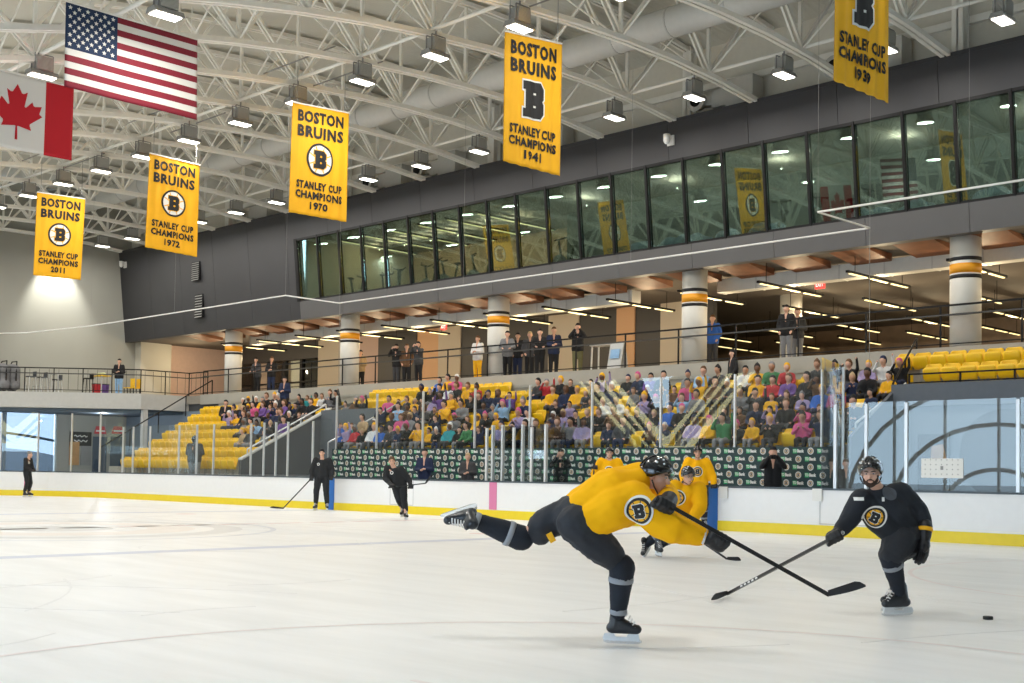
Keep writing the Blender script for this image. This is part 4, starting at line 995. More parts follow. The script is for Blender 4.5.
CP = [(257, 8.1, 'lean', 'charcoal', 'black', 'black', 'person in a charcoal coat leaning at the railing between the first two columns'),
      (271, 8.2, 'hold', 'black', 'navy', 'brown', 'person in black at the railing just past the person in charcoal'),
      (360, 8.75, 'hold', 'tan', 'black', 'black', 'person in a tan jacket standing in front of the second column'),
      (396, 8.1, 'photo', 'black', 'charcoal', 'black', 'first of three photographers, in black, raising a camera at the railing'),
      (406, 8.3, 'stand', 'brown', 'black', 'brown', 'person in brown between two photographers at the railing'),
      (418, 8.0, 'photo', 'charcoal', 'black', 'black', 'photographer in charcoal on the column side of the trio at the railing'),
      (477, 8.0, 'hold', 'white', 'gold', 'brown', 'person in a white jacket and gold trousers beside the third column'),
      (507, 7.62, 'lean', 'grey', 'black', 'black', 'person in a grey shirt leaning on the railing against the third column'),
      (517, 8.2, 'stand', 'black', 'navy', 'black', 'person in black and navy just past the third column'),
      (529, 8.2, 'stand', 'charcoal', 'black', 'tan', 'person with fair hair in charcoal near the third column'),
      (539, 7.9, 'lean', 'black', 'black', 'black', 'person all in black leaning on the railing near the third column'),
      (553, 8.2, 'hold', 'navy', 'black', 'brown', 'person in navy with brown hair beside the tall photographer'),
      (577, 7.95, 'photo', 'black', 'olive', 'black', 'tall photographer in black aiming a camera in front of the pale wall'),
      (712, 8.4, 'stand', 'blue', 'charcoal', 'brown', 'person in a bright blue jacket beside the fourth column'),
      (786, 7.85, 'stand', 'black', 'grey', 'black', 'person in a black jacket and pale grey trousers on the open concourse'),
      (797, 8.7, 'hold', 'charcoal', 'grey', 'brown', 'person in charcoal behind the one in a black jacket')]
for u_, y, pose, jc, tc_, hc, lb in CP: stander(by_u(u_, y, FZ), lb, pose, jc, tc_, hc, rng.uniform(.2, .9), 1.02 if 'tall' in lb else .97, 0, G)
p = on('X', -31.2, 119, 380); stander((-31.2, p.y, FZ), 'person in a black jacket and blue jeans alone on the deck', 'hold', 'black', 'sky', 'black', .8, 1.0)
# people on the stands and behind the boards
def head_at(u_, v_, y, sc=1.): p = on('Y', y, u_, v_); return V((p.x, y, p.z-1.72*sc))
stander(head_at(195, 437, .75, 1.05), 'person in a charcoal coat behind the glass before the empty yellow seats', 'hold', 'charcoal', 'grey', 'black', 3.5, 1.05).scale = (1.4, 1.3, 1.05)
stander(head_at(226, 401, 4.9, 1.0), 'person in black standing in the upper rows of empty yellow seats', 'hold', 'black', 'black', 'black', .6, 1.0)
stander(head_at(733, 351, 6.95, .98), 'person in black standing at the top of the bench stand below the railing', 'stand', 'black', 'black', 'black', -.6, .98)
stander(head_at(285, 378, 5.9, .95), 'person in a dark jersey with white marks standing among the seats over the passage', 'hold', 'navy', 'black', 'black', .5, .95)
for a, lb, jc in ((341, 'child in blue standing in the passage between the stands', 'blue'), (352, 'child in teal standing in the passage between the stands', 'teal')):
    stander(head_at(a, 424, 4.0, .75), lb, 'stand', jc, 'grey', 'brown', .3, .75)
for a, v_, y, pose, jc, hc, lb in ((425, 449.5, 1.5, 'hold', 'navy', 'black', 'person in a navy jacket and black cap at the bench by the gliding coach'),
                                  (468, 454, 1.6, 'hold', 'charcoal', 'tan', 'person in charcoal with a pink face at the bench just before the red line'),
                                  (561, 450, 1.3, 'photo', 'black', 'black', 'photographer in black behind the boards just past the bench dividers'),
                                  (773, 448, 1.5, 'photo', 'black', 'black', 'person in black filming from the bench near the dark skater'),
                                  (846, 460, 2.0, 'stand', 'charcoal', 'brown', 'person in charcoal behind the glass beside the dark skater')):
    q = head_at(a, v_, y); sc = (q.z+1.72-.25)/1.74; stander((q.x, q.y, .25), lb, pose, jc, 'black', hc, .6, sc)
def handheld(label, loc, rz=.4):
    g = thing('camera', label, 'camera', loc, 'cameras held by photographers', rz)
    MB().box(-.07, .07, -.04, .05, -.05, .05).build('camera_body', BLACKM, g); MB().tube([(0, -.04, 0), (0, -.2, 0)], [.04, .05], 12).build('camera_lens', BLACKM, g, smooth=True)
for a, v_, y, lb in ((577, 335, 7.6, 'black camera held by the tall photographer at the railing'), (561, 461, .95, 'black camera held by the photographer behind the boards'), (396, 350, 7.65, 'black camera held by the first photographer at the railing'), (773, 457, 1.15, 'black video camera held by the person on the bench')):
    handheld(lb, on('Y', y, a, v_))

# ------------------------------------------------------------------ things on the deck and the concourse
def table(loc, label, top, h=.9, w=.9, d=.6, legs=None, name='table', group=None):
    t = thing(name, label, 'table', loc, group); MB().box(-w/2, w/2, -d/2, d/2, h-.04, h).build('table_top', top, t)
    for sx in (-1, 1):
        for sy in (-1, 1): MB().bar((sx*(w/2-.05), sy*(d/2-.05), 0), (sx*(w/2-.07), sy*(d/2-.07), h-.04), .045, .045).build('leg', legs or SILV, t)
def stool(loc, label, m_, group='stools on the deck'):
    t = thing('bar_stool', label, 'stool', loc, group); MB().box(-.19, .19, -.19, .19, .72, .77).build('seat', m_, t); MB().box(-.19, .19, .16, .19, .77, 1.0).build('backrest', m_, t)
    for sx in (-1, 1):
        for sy in (-1, 1): MB().bar((sx*.2, sy*.2, 0), (sx*.15, sy*.15, .72), .03, .03).build('leg', SILV if m_ is not BLACKM else BLACKM, t)
    m = MB(); m.bar((-.18, -.18, .28), (.18, -.18, .28), .02, .02); m.bar((-.18, .18, .28), (.18, .18, .28), .02, .02); m.build('foot_rail', GREYM, t)
def deckp(u_, x): p = on('X', x, u_, 385); return (x, p.y, FZ)
table(deckp(50, -33.6), 'tall pale table with silver legs on the deck behind the picket railing', FACIA, 1.0)
for a, lb in ((31, 'dark backed silver stool on the deck next to the covered trolleys'), (42, 'dark backed silver stool on the deck on the near side of the pale table'), (57, 'dark backed silver stool on the far side of the pale table')): stool(deckp(a, -33.2 if a != 57 else -34.2), lb, CONCD)
stool(deckp(88, -32), 'black stool on the deck beside the yellow table', BLACKM)
table(deckp(102, -32.2), 'yellow topped table on the deck near the person in jeans', YSEAT, .95, .95, .6, None, 'yellow_table')
for a, c_, lb in ((97, 'red', 'red bin under the yellow table, nearer the black stool'), (104, 'purple', 'maroon bin under the yellow table, nearer the person in jeans')):
    b = thing('storage_bin', lb, 'bin', deckp(a, -32.2), 'bins under the yellow table'); MB().prism([(-.15, 0), (.15, 0), (.19, .5), (-.19, .5)], -.17, .17).build('bin_body', FAB[c_], b); MB().box(-.18, .18, -.2, .2, .5, .54).build('bin_lid', FAB['charcoal'], b)
b = thing('folded_cloth', 'pale green and white cloth heap on the yellow table', 'cloth', (*deckp(101, -32.2)[:2], FZ+.95)); m = MB()
for q in range(5): m.ell((.12*q-.25, .05*(q % 2), .07), (.13, .14, .09))
link(fuse(m, 'cloth_heap', mat('pale_green_cloth', (.55, .6, .35), .9, var=.2), .03, 3), 'cloth_heap', b)
for i, (a, lb) in enumerate(((129, 'yellow crate stack on the deck by the person in jeans'), (135, 'yellow crate stack on the deck by the end wall corner'))):
    b = thing('stacked_yellow_chair', lb.replace('crate stack', 'chair'), 'chair', deckp(a, -32.6), 'yellow chairs on the deck')
    MB().box(-.2, .2, -.2, .2, .44, .48).build('seat', YSEAT, b); MB().box(-.2, .2, .18, .22, .48, .95).build('backrest', YSEAT, b)
    for sx in (-1, 1):
        for sy in (-1, 1): MB().bar((sx*.17, sy*.17, 0), (sx*.17, sy*.17, .44), .03, .03).build('leg', BLACKM, b)
for a, lb in ((2, 'grey covered trolley with a curved handle at the far edge of the deck'), (12, 'grey covered trolley with a curved handle next to the stools')):
    b = thing('covered_trolley', lb, 'trolley', deckp(a, -34.3), 'covered trolleys on the deck'); m = MB(); m.limb([(-.25, 0, .35), (.25, 0, .35)], [.3, .3]); m.limb([(-.2, 0, 1.1), (.2, 0, 1.1)], [.3, .28]); m.ell((0, 0, .75), (.42, .36, .6))
    link(fuse(m, 'trolley_cover', FAB['grey'], .05, 3, disp=.04), 'trolley_cover', b); MB().ell((0, -.3, 1.15), (.17, .08, .17)).build('dark_hood', FAB['black'], b); MB().tube([(-.4, 0, 1.2), (-.3, .1, 1.5), (.25, .1, 1.5), (.45, 0, 1.1), (.45, 0, .4)], .03).build('curved_handle', BLACKM, b)
    m = MB()
    for s in (-1, 1): m.tube([(s*.25-.03, 0, .08), (s*.25+.03, 0, .08)], .08, 12)
    m.build('wheel', BLACKM, b)
table(by_u(605, 8.6, FZ), 'white topped high table behind the railing near the tall photographer', WHITE_P, 1.05, 1.1, .5)
b = thing('sandwich_board', 'pale sandwich board with a blue patch on the concourse by the white table', 'sign', by_u(617, 8.1, FZ)); m = MB(); m.obox((0, -.12, .5), (.3, 0, 0), (0, .1, .5), (0, .01, 0)); m.obox((0, .14, .5), (.3, 0, 0), (0, -.1, .5), (0, .01, 0)); m.build('board_panel', FACIA, b); MB().obox((0, -.145, .62), (.2, 0, 0), (0, .03, .16), (0, .008, 0)).build('blue_patch', FAB['sky'], b)
# air handling boxes on the wall ledge
for i, x in enumerate((-22.7, -13.2, -10.0, -4.4, 3.5, 8.4)):
    b = thing('supply_air_unit', f'pale boxed air unit on the ledge above the charcoal wall, {nth(i)} from the end wall', 'air unit', (x, 6.95, WTOP+.0), 'air units above the charcoal wall')
    MB().box(-.5, .5, 0, .6, 0, 1.0).build('unit_box', mat('unit_grey', (.5, .49, .45), .5, var=.04), b); MB().box(-1.1, -.5, .1, .5, .25, .8).build('side_duct', MATS['unit_grey'], b)
    o = MB().lathe([(.24, 0), (.34, .3)], n=20).build('round_nozzle', MATS['unit_grey'], b); o.rotation_euler.x = PI/2; o.location = (-1.5, .1, .5); o = MB().lathe([(.2, .0), (.2, .02)], n=20).build('nozzle_grille', BLACKM, b); o.rotation_euler.x = PI/2; o.location = (-1.5, -.21, .5)
    MB().bar((-1.5, .1, .5), (-1.0, .3, .5), .3, .3).build('nozzle_neck', MATS['unit_grey'], b)
# lamp that washes the end wall beneath the farthest banner
sl = bpy.data.lights.new('wall_wash_lamp', 'SPOT'); sl.energy = 900; sl.spot_size = 1.35; sl.spot_blend = .6; sl.color = (1, .97, .88); sl.shadow_soft_size = .12
so = bpy.data.objects.new('wall_wash_lamp', sl); COL.objects.link(so); so.location = (-34.3, 3.0, 12.0); so.rotation_euler = V((-.55, .05, -1)).to_track_quat('-Z', 'Y').to_euler()
# ------------------------------------------------------------------ skaters
JGOLD = mat('gold_jersey', (.95, .47, .006), .85, var=.06, scale=4, bump=.9, spec=.15)
JDARK = mat('dark_jersey', (.010, .014, .022), .8, var=.1, scale=5, bump=.25)
PANT = mat('dark_pants', (.016, .019, .026), .75, var=.1, scale=6, bump=.2)
SOCK = mat('dark_socks', (.009, .013, .022), .85, var=.1, scale=8, bump=.2)
SOCKS = mat('sock_stripe', (.30, .32, .35), .8)
GLOVE = mat('black_glove', (.010, .010, .012), .5, bump=.2, scale=14)
BOOT = mat('skate_boot', (.012, .016, .022), .4, coat=.2)
HOLD = mat('skate_holder', (.75, .78, .80), .35)
BLADE = mat('skate_blade', (.75, .78, .82), .15, 1.)
LACE = mat('white_lace', (.78, .78, .78), .8)
HELM = mat('helmet_black', (.008, .008, .010), .22, coat=.5)
VISOR = glassmat('visor_clear', (.93, .94, .95), .0, .8)
BEARD = mat('dark_beard', (.045, .026, .018), .9, bump=.4, scale=60)
EYE = mat('eye_dark', (.02, .015, .012), .2); LIP = mat('lip', (.42, .19, .15), .5); EYEW = mat('eye_white', (.55, .52, .5), .3)
STICK = mat('stick_black', (.012, .012, .013), .3); TAPE = mat('stick_tape', (.02, .02, .022), .9)
def frame(a, hint):
    a = a.normalized(); s = a.cross(hint).normalized(); return a, s, s.cross(a)      # forward, side, up
class Sk:
    def __init__(s, label, base, D, voxel=.014, cat='person', group=None):
        s.root = thing('person', label, cat, base, group); s.o = V(base); s.D = D; s.vx = voxel
    def w(s, u_, v_, dd=0): return at(u_, v_, s.D+dd)
    def part(s, me, name, par=None): return link(shift(me, -s.o), name, par or s.root)
    def pb(s, mb, name, m, par=None, smooth=True): return s.part(mb.mesh(name, m, smooth), name, par)
    def fz(s, mb, name, m, vx=None, it=4, par=None, **k):
        me = fuse(mb, name, m, vx or s.vx, it, **k); o = s.part(me, name, par); return o
    def body(s, hd, look, up, neck, chest, waist, sh, el, hn, hip, kn, an, skin=0, hands=False):
        lk, sd, u_ = frame(look, up); m = MB(); s.hd, s.lk, s.sd, s.u = hd, lk, sd, u_
        R = Matrix((sd, lk, u_)).transposed()
        m.ell(hd+u_*.035-lk*.015, (.078, .098, .098), R, 14, 10); m.cap(hd+lk*.03-u_*.0, .068, hd+lk*.045-u_*.07, .047, 12); m.cap(hd+lk*.055-u_*.085, .03, hd+lk*.06-u_*.1, .026)
        m.cap(hd+lk*.088+u_*.008, .012, hd+lk*.112-u_*.028, .017, 8); m.cap(hd+lk*.075+u_*.03-sd*.035, .016, hd+lk*.075+u_*.03+sd*.035, .016, 8)
        for k in (-1, 1): m.ell(hd+sd*k*.08-u_*.005-lk*.01, (.012, .026, .034), R); m.ell(hd+sd*k*.045+lk*.06-u_*.03, (.022, .022, .02), R); m.ell(hd+sd*k*.02+lk*.075-u_*.058, (.018, .014, .009), R)
        m.limb([hd-u_*.05-lk*.02, neck], [.056, .062]); m.limb([neck, chest, waist], [.065, .10, .09])
        for k in (0, 1):
            m.limb([sh[k], el[k], hn[k]], [.06, .045, .032]); m.cap(chest, .1, sh[k], .055); m.limb([waist, hip[k], kn[k], an[k]], [.085, .085, .06, .04])
        s.fz(m, 'body', SKIN[skin], min(s.vx, .011), 3)
        m = MB()
        for k in (-1, 1): m.ell(hd+sd*k*.032+lk*.084+u_*.006, (.0135, .010, .0075), R)
        ey = s.pb(m, 'eyes', EYEW); m = MB()
        for k in (-1, 1): m.ell(hd+sd*k*.032+lk*.0905+u_*.006, (.006, .005, .006), R)
        s.pb(m, 'iris', EYE, ey); m = MB(); m.cap(hd+sd*.016+lk*.092-u_*.060, .005, hd-sd*.016+lk*.092-u_*.060, .005, 6); s.pb(m, 'mouth', LIP)
        m = MB()
        for k in (-1, 1): m.tube([hd+sd*k*.012+lk*.097+u_*.024, hd+sd*k*.032+lk*.094+u_*.03, hd+sd*k*.052+lk*.076+u_*.024], [.004, .006, .004], 6)
        s.pb(m, 'eyebrows', BEARD)
    def beard(s, mm=BEARD, full=True):
        m = MB(); hd, lk, sd, u_ = s.hd, s.lk, s.sd, s.u
        for k in (-1, 1): m.limb([hd+sd*k*.068-u_*.02, hd+sd*k*.052+lk*.035-u_*.07, hd+sd*k*.018+lk*.068-u_*.1], [.012, .02, .027])
        m.limb([hd+sd*.03+lk*.078-u_*.062, hd+lk*.095-u_*.044, hd-sd*.03+lk*.078-u_*.062], [.009, .009, .009], 8); m.cap(hd+lk*.062-u_*.095, .03, hd+lk*.066-u_*.108, .026)
        s.fz(m, 'beard', mm, .009, 2)
    def hair(s, mm):
        m = MB(); hd, lk, sd, u_ = s.hd, s.lk, s.sd, s.u; R = Matrix((sd, lk, u_)).transposed()
        m.ell(hd+u_*.05-lk*.025, (.088, .105, .095), R); m.cap(hd-lk*.055-u_*.02, .065, hd-lk*.03+u_*.03, .085); s.fz(m, 'hair', mm, .012, 2)
    def helmet(s, visor=True, mm=HELM):
        hd, lk, sd, u_ = s.hd, s.lk, s.sd, s.u; c = hd+u_*.03-lk*.008; n, k = 28, 9
        def P(az, po, g): return c+lk*(math.cos(az)*math.sin(po)*(.118+g))+sd*(math.sin(az)*math.sin(po)*(.098+g))+u_*(math.cos(po)*(.112+g))
        def mx(az): a = abs((az+PI) % (2*PI)-PI)/PI; return math.radians(68+ (a*2)**1.5*46 if a < .5 else 114+ (a-.5)*12)
        m = MB()
        for g in (0, .014):
            vs = [c+u_*(.112+g)]+[P(2*PI*j/n, mx(2*PI*j/n)*i/k, g) for i in range(1, k+1) for j in range(n)]
            fs = [(0, 1+j, 1+(j+1) % n) for j in range(n)]+[(1+i*n+j, 1+(i+1)*n+j, 1+(i+1)*n+(j+1) % n, 1+i*n+(j+1) % n) for i in range(k-1) for j in range(n)]
            m.add(vs, fs)
        q = 1+n*k; a0 = 1+(k-1)*n; m.add([], []); m.f += [(a0+j, a0+(j+1) % n, q+a0+(j+1) % n, q+a0+j) for j in range(n)]; m.m += [0]*n
        o = s.pb(m, 'helmet', mm)
        v = MB()                                              # raised ridges and vents
        for az in (-.55, -.2, .2, .55): v.tube([P(az, t, .016) for t in np.linspace(.2, 1.05, 8)], .007, 6)
        for az in (2.4, 2.8, 3.48, 3.88): v.tube([P(az, t, .016) for t in np.linspace(.3, 1.5, 8)], .007, 6)
        s.pb(v, 'helmet_ridge', mm, o)
        v = MB()
        for az in (-.95, .95, -1.5, 1.5):
            for po in (.6, .95): v.ell(P(az, po, .014), .009, None, 8, 5)
        s.pb(v, 'helmet_rivet', HOLD, o)
        v = MB()
        for kk in (-1, 1): v.tube([hd+sd*kk*.1-u_*.04, hd+sd*kk*.075+lk*.03-u_*.09, hd+lk*.05-u_*.128], .006, 6)
        s.pb(v, 'chin_strap', GLOVE, o)
        if visor:
            v = MB(); N = 18; vs = []
            for po in (1.18, 1.4, 1.6, 1.78):
                for j in range(N+1): a = -1.35+2.7*j/N; vs.append(P(a, po, .028 if po < 1.7 else .02))
            v.add(vs, [(i*(N+1)+j, i*(N+1)+j+1, (i+1)*(N+1)+j+1, (i+1)*(N+1)+j) for i in range(3) for j in range(N)])
            o2 = s.pb(v, 'visor', VISOR, o); md = o2.modifiers.new('t', 'SOLIDIFY'); md.thickness = .003
    def jersey(s, mm, torso, sleeves, disp=.035):
        m = MB()
        for pts, rs in torso: m.limb(pts, rs, 14)
        for pts, rs in sleeves: m.limb(pts, rs, 12)
        o = s.fz(m, 'jersey', mm, s.vx, 4, disp=disp, dscale=.2); s.jo = o
        me = o.data; s.bvh = BVHTree.FromPolygons([v.co+s.o for v in me.vertices], [tuple(p.vertices) for p in me.polygons]); return o
    def clothpart(s, name, mm, limbs, disp=.02, vx=None):
        m = MB()
        for pts, rs in limbs: m.limb(pts, rs, 12)
        return s.fz(m, name, mm, vx or s.vx, 4, disp=disp, dscale=.1)
    def stripes(s, kn, an, r0, r1, ts, mm=SOCKS, wd=.022):
        m = MB(); d = an-kn
        for t in ts: p = kn+d*t; r = r0+(r1-r0)*t; e = d.normalized()*wd; m.tube([p-e, p, p+e], [r, r+.003, r], 20)
        s.pb(m, 'sock_stripe', mm)
    def decal(s, vs, fs, name, mm, c, a, b, n, off, cut=.025):
        vs, fs = cut2d(vs, fs, cut, cut); n = n.normalized(); a = (a-n*a.dot(n)).normalized(); b2 = n.cross(a); b = b2 if b2.dot(b) > 0 else -b2; h0 = s.bvh.ray_cast(c+n*.45, -n, .9); dm = (h0[0]-c).dot(n) if h0[0] is not None else 0.
        def F(x, y):
            p = c+a*x+b*y; h = s.bvh.ray_cast(p+n*.45, -n, .9); return (h[0]+n*off) if h[0] is not None and abs((h[0]-p).dot(n)-dm) < .11 else p+n*(off+dm)
        s.part(mesh2d(vs, fs, name, mm, F), name)
    def crest(s, c, a, b, n, r, outer=PWHITE, follow=True):
        h = s.bvh.ray_cast(c+n.normalized()*.45, -n.normalized(), .9)
        if h[0] is not None and follow: c = h[0]; n = (h[1] if h[1].dot(n) > 0 else -h[1])+n.normalized()*.4
        for (vs, fs), mm, off, nm in ((disc2d(0, r), outer, .006, 'crest_border'), (disc2d(r*.70, r*.86), INK, .011, 'crest_ring'), (disc2d(0, r*.70), GOLD if outer is PWHITE else PWHITE, .010, 'crest_field'), (spokes2d(r*.3, r*.70, r*.03), INK, .013, 'crest_spokes'), (block_b(r*.86, .10), PWHITE if outer is PWHITE else GOLD, .015, 'crest_letter_edge'), (block_b(r*.86, .05), INK, .018, 'crest_letter')):
            s.decal(vs, fs, nm, mm, c, a, b, n, off, r/9)
    def skate(s, an, toe, up, lace=True, sc=1.):
        t, sd, n = frame(toe, up); m = MB(); k = sc
        m.cap(an+n*.10*k-t*.005, .05*k, an-n*.03*k-t*.02, .052*k); m.cap(an-n*.045*k-t*.045*k, .045*k, an-n*.052*k+t*.15*k, .04*k); m.cap(an-n*.01*k+t*.02*k, .05*k, an-n*.045*k+t*.12*k, .04*k); m.cap(an+n*.06*k+t*.035*k, .03*k, an+n*.13*k+t*.05*k, .022*k)
        o = s.fz(m, 'skate_boot', BOOT, min(s.vx, .01), 3)
        m = MB()
        z0, z1, z2 = -.088*k, -.125*k, -.15*k
        prof = [(-.10, z0), (-.03, z0), (-.015, z1+.012), (.07, z1+.012), (.085, z0), (.165, z0), (.17, z1), (.185, z2+.008), (-.10, z2+.008), (-.115, z1)]
        q = [an+t*(x*k if abs(x) < 1 else x)+n*z for x, z in prof]; N = len(q)
        m.add([p-sd*.011*k for p in q]+[p+sd*.011*k for p in q], [tuple(range(N))[::-1], tuple(range(N, 2*N))]+[(i, (i+1) % N, N+(i+1) % N, N+i) for i in range(N)])
        s.pb(m, 'blade_holder', HOLD, o, False)
        m = MB(); pr = [(-.11, z2+.012), (.19, z2+.012), (.19, z2-.004), (.16, z2-.015), (-.08, z2-.015), (-.11, z2-.004)]; q = [an+t*x*k+n*z for x, z in pr]; N = len(q)
        m.add([p-sd*.0025 for p in q]+[p+sd*.0025 for p in q], [tuple(range(N))[::-1], tuple(range(N, 2*N))]+[(i, (i+1) % N, N+(i+1) % N, N+i) for i in range(N)])
        s.pb(m, 'blade', BLADE, o, False)
        if lace:
            m = MB()
            for i in range(6):
                c = an+n*(.075-.022*i)*k+t*(.05+.018*i)*k
                m.tube([c-sd*.032*k+n*.006, c+n*.018+t*.012, c+sd*.032*k-n*.004], .006*k, 5)
            s.pb(m, 'lace', LACE, o)
    def glove(s, wr, hn, axis=None, palm=None, open_=False, trim=None, sc=1.):
        d = (hn-wr).normalized(); m = MB(); k = sc
        m.cap(wr-d*.05, .06*k, wr+d*.05, .054*k, 12)
        if axis is not None:
            ax = axis.normalized(); e1 = (d-ax*d.dot(ax)).normalized(); e2 = ax.cross(e1)
            m.cap(hn-e1*.045+ax*.03, .045*k, hn-e1*.045-ax*.03, .045*k); m.cap(wr+d*.04, .05*k, hn-e1*.04, .045*k)
            for i in range(4):
                c = hn+ax*(i-1.5)*.031*k; r = .036*k; fr = (.0185, .0195, .0185, .0165)[i]*k
                pts = [c+(e1*math.cos(t)+e2*math.sin(t))*r for t in (math.radians(150), math.radians(80), math.radians(15), math.radians(-55), math.radians(-110))]
                m.limb(pts, [fr*1.05, fr*1.1, fr, fr, fr*.85], 8)
            c = hn+ax*.07*k; m.limb([hn-e1*.05+ax*.05*k, c-e2*.035*k, c+e1*.03-e2*.025*k], [.024*k, .022*k, .018*k], 8)
        else:
            pn = palm.normalized(); sdv = d.cross(pn).normalized(); m.cap(wr+d*.04, .05*k, hn+d*.01, .046*k); m.cap(hn-sdv*.03, .036*k, hn+sdv*.03, .036*k)
            for i in range(4):
                b = hn+d*.03+sdv*(i-1.5)*.03*k; L = (.062, .07, .066, .052)[i]*k; cv = (.25+.1*i) if open_ else .8
                p1 = b+(d*math.cos(cv*.4)+pn*math.sin(cv*.4))*L*.8; p2 = p1+(d*math.cos(cv*1.3)+pn*math.sin(cv*1.3))*L*.65; p3 = p2+(d*math.cos(cv*2.2)+pn*math.sin(cv*2.2))*L*.5
                m.limb([b, p1, p2, p3], [.021*k, .02*k, .018*k, .016*k], 8)
            b = hn-d*.02-sdv*.045*k; m.limb([b, b+d*.04-sdv*.025+pn*.02, b+d*.075-sdv*.02+pn*.045], [.022*k, .02*k, .016*k], 8)
        o = s.fz(m, 'glove', GLOVE, min(s.vx, .0075), 1)
        if trim:
            m = MB(); m.tube([wr-d*.035, wr-d*.015, wr+d*.005], [.0615*k, .064*k, .0615*k], 20); s.pb(m, 'glove_trim', trim, o)
def hockey_stick(label, butt, heel, toe, blade_up, cat='hockey stick', marks=False, r=.016, bl_h=.072):
    g = thing('hockey_stick', label, cat, butt, 'hockey sticks'); o = V(butt); d = (heel-butt); 
    MB().bar((0, 0, 0), d, r*1.5, r*1.9, blade_up).build('shaft', STICK, g)
    m = MB(); n = 8; bu = V(blade_up).normalized(); td = (toe-heel); L = td.length; tdn = td.normalized(); nn = tdn.cross(bu).normalized(); bu = nn.cross(tdn).normalized()
    if bu.dot(V(blade_up)) < 0: bu = -bu
    vs = []
    for i in range(n+1):
        t = i/n; c = heel-o+td*t-nn*.03*math.sin(t*PI*.5)**2; h = bl_h*(.62+.5*t if t < .75 else (1.0-.55*((t-.75)/.25)**2)); lift = .02*(t**3)
        for a in (0, 1):
            for b in (-1, 1): vs.append(c+bu*(h*a+lift*(1-a)-.01)+nn*.0065*b)
    fs = []
    for i in range(n):
        a = 4*i; b = a+4; fs += [(a, b, b+1, a+1), (a+2, a+3, b+3, b+2), (a, a+2, b+2, b), (a+1, b+1, b+3, a+3)]
    fs += [(0, 1, 3, 2), (4*n, 4*n+2, 4*n+3, 4*n+1)]; m.add(vs, fs); m.build('blade', TAPE, g)
    m = MB(); dn = d.normalized(); m.tube([V((0, 0, 0)), dn*.16], r*1.25, 8); m.build('grip_tape', TAPE if not marks else LACE, g)
    if marks:
        m = MB()
        for i in range(5): p = d*(.70+.035*i); m.bar(p, p+d*.02, r*1.56, r*1.2, blade_up)
        m.build('white_shaft_marks', PWHITE, g)
    return g
UP = V((0, 0, 1)); TC = -FWD

# --- the shooter in gold, one leg kicked back ----------------------
D = 9.55; b0 = on('Z', 0, 622, 645)
k = Sk('person in a gold hockey jersey shooting on one skate, other leg kicked back', b0, D, .013); w = k.w
hd = w(656, 476, .02); look = RGT*.80-UP*.22+TC*.30; up = UP*.93+RGT*.28
neck, chest, waist = w(645, 482, .03), w(626, 492, .02), w(590, 508, .02)
shN, shF = w(640, 505, -.2), w(646, 478, .2); elN, elF = w(672, 529, -.30), w(667, 497, .24); wrN, wrF = w(704, 536, -.26), w(668, 501, -.2); hnN, hnF = w(720, 540, -.26), w(664.5, 506, -.34)
hipN, hipF = w(577, 524, -.10), w(570, 512, .12)
knN, anN = w(622, 567, -.06), w(617.5, 622, 0); knF, anF = w(521, 538, .16), w(468, 517.5, .12)
k.body(hd, look, up, neck, chest, waist, (shN, shF), (elN, elF), (hnN, hnF), (hipN, hipF), (knN, knF), (anN, anF))
k.helmet(True)
hemN, hemF, hemB = w(589, 523, -.10), w(581, 505, .13), w(580, 502, .0)
k.jersey(JGOLD, [([hemN, w(615, 508, -.14), w(634, 499, -.15)], [.15, .175, .14]), ([hemF, w(606, 490, .12), w(637, 479, .14)], [.14, .165, .14]), ([w(584, 510, 0), w(612, 494, 0), neck+RGT*-.06], [.16, .2, .11]), ([w(588, 520, 0), w(625, 512, -.05)], [.14, .13])],
         [([shN, w(660, 522, -.27), elN, w(699, 535, -.25)], [.135, .125, .115, .085]), ([shF, w(658, 487, .24), elF, elF.lerp(wrF, .7)], [.13, .115, .10, .085])])
k.crest(w(638, 510, -.3), RGT*.93+UP*.25-FWD*.1, UP*.95-RGT*.2, TC*.95-UP*.22+RGT*.12, .112)
k.clothpart('pants', PANT, [([hipN, hipN.lerp(knN, .5), w(611, 556, -.06)], [.16, .14, .115]), ([hipF, hipF.lerp(knF, .55), w(540, 531, .15)], [.14, .125, .112]), ([w(580, 513, 0), w(570, 517, .05)], [.15, .15])], .03)
k.decal(*fill2d([[(-.028, -.05), (.028, -.05), (.028, .05), (-.028, .05)]]), 'pants_patch', GOLD, w(549, 539, .0), RGT, UP*.9-RGT*.4, TC, .01) if False else None
m = MB(); c = w(551, 537.5, .012); m.obox(c, (RGT*.85+UP*.5)*.024, (UP*.85+RGT*-.5)*.038, TC*.02); k.pb(m, 'pants_patch', GOLD, None, False)
k.clothpart('sock', SOCK, [([knN, knN.lerp(anN, .35), knN.lerp(anN, .85)], [.105, .092, .062])], .012)
k.clothpart('sock', SOCK, [([knF, knF.lerp(anF, .35), knF.lerp(anF, .85)], [.105, .092, .062])], .012)
k.stripes(knN, anN, .108, .056, (.22, .80)); k.stripes(knF, anF, .112, .058, (.22, .84))
k.skate(anN, RGT*.97+TC*.22, UP)
k.skate(anF, -RGT*.93-UP*.30+TC*.18, RGT*.40-UP*.62+TC*1.15)
axis = (w(720, 540, -.26)-w(664.5, 506, -.34)).normalized()
k.glove(wrN, hnN, -axis, trim=LACE, sc=1.15); k.glove(wrF, hnF, -axis, sc=1.15)
bh = w(829, 595, -.42)
hockey_stick('black hockey stick swung through by the gold jerseyed shooter, blade off the ice', w(656, 498, -.36), bh, w(865, 588, -.55), UP*.9+RGT*.1)

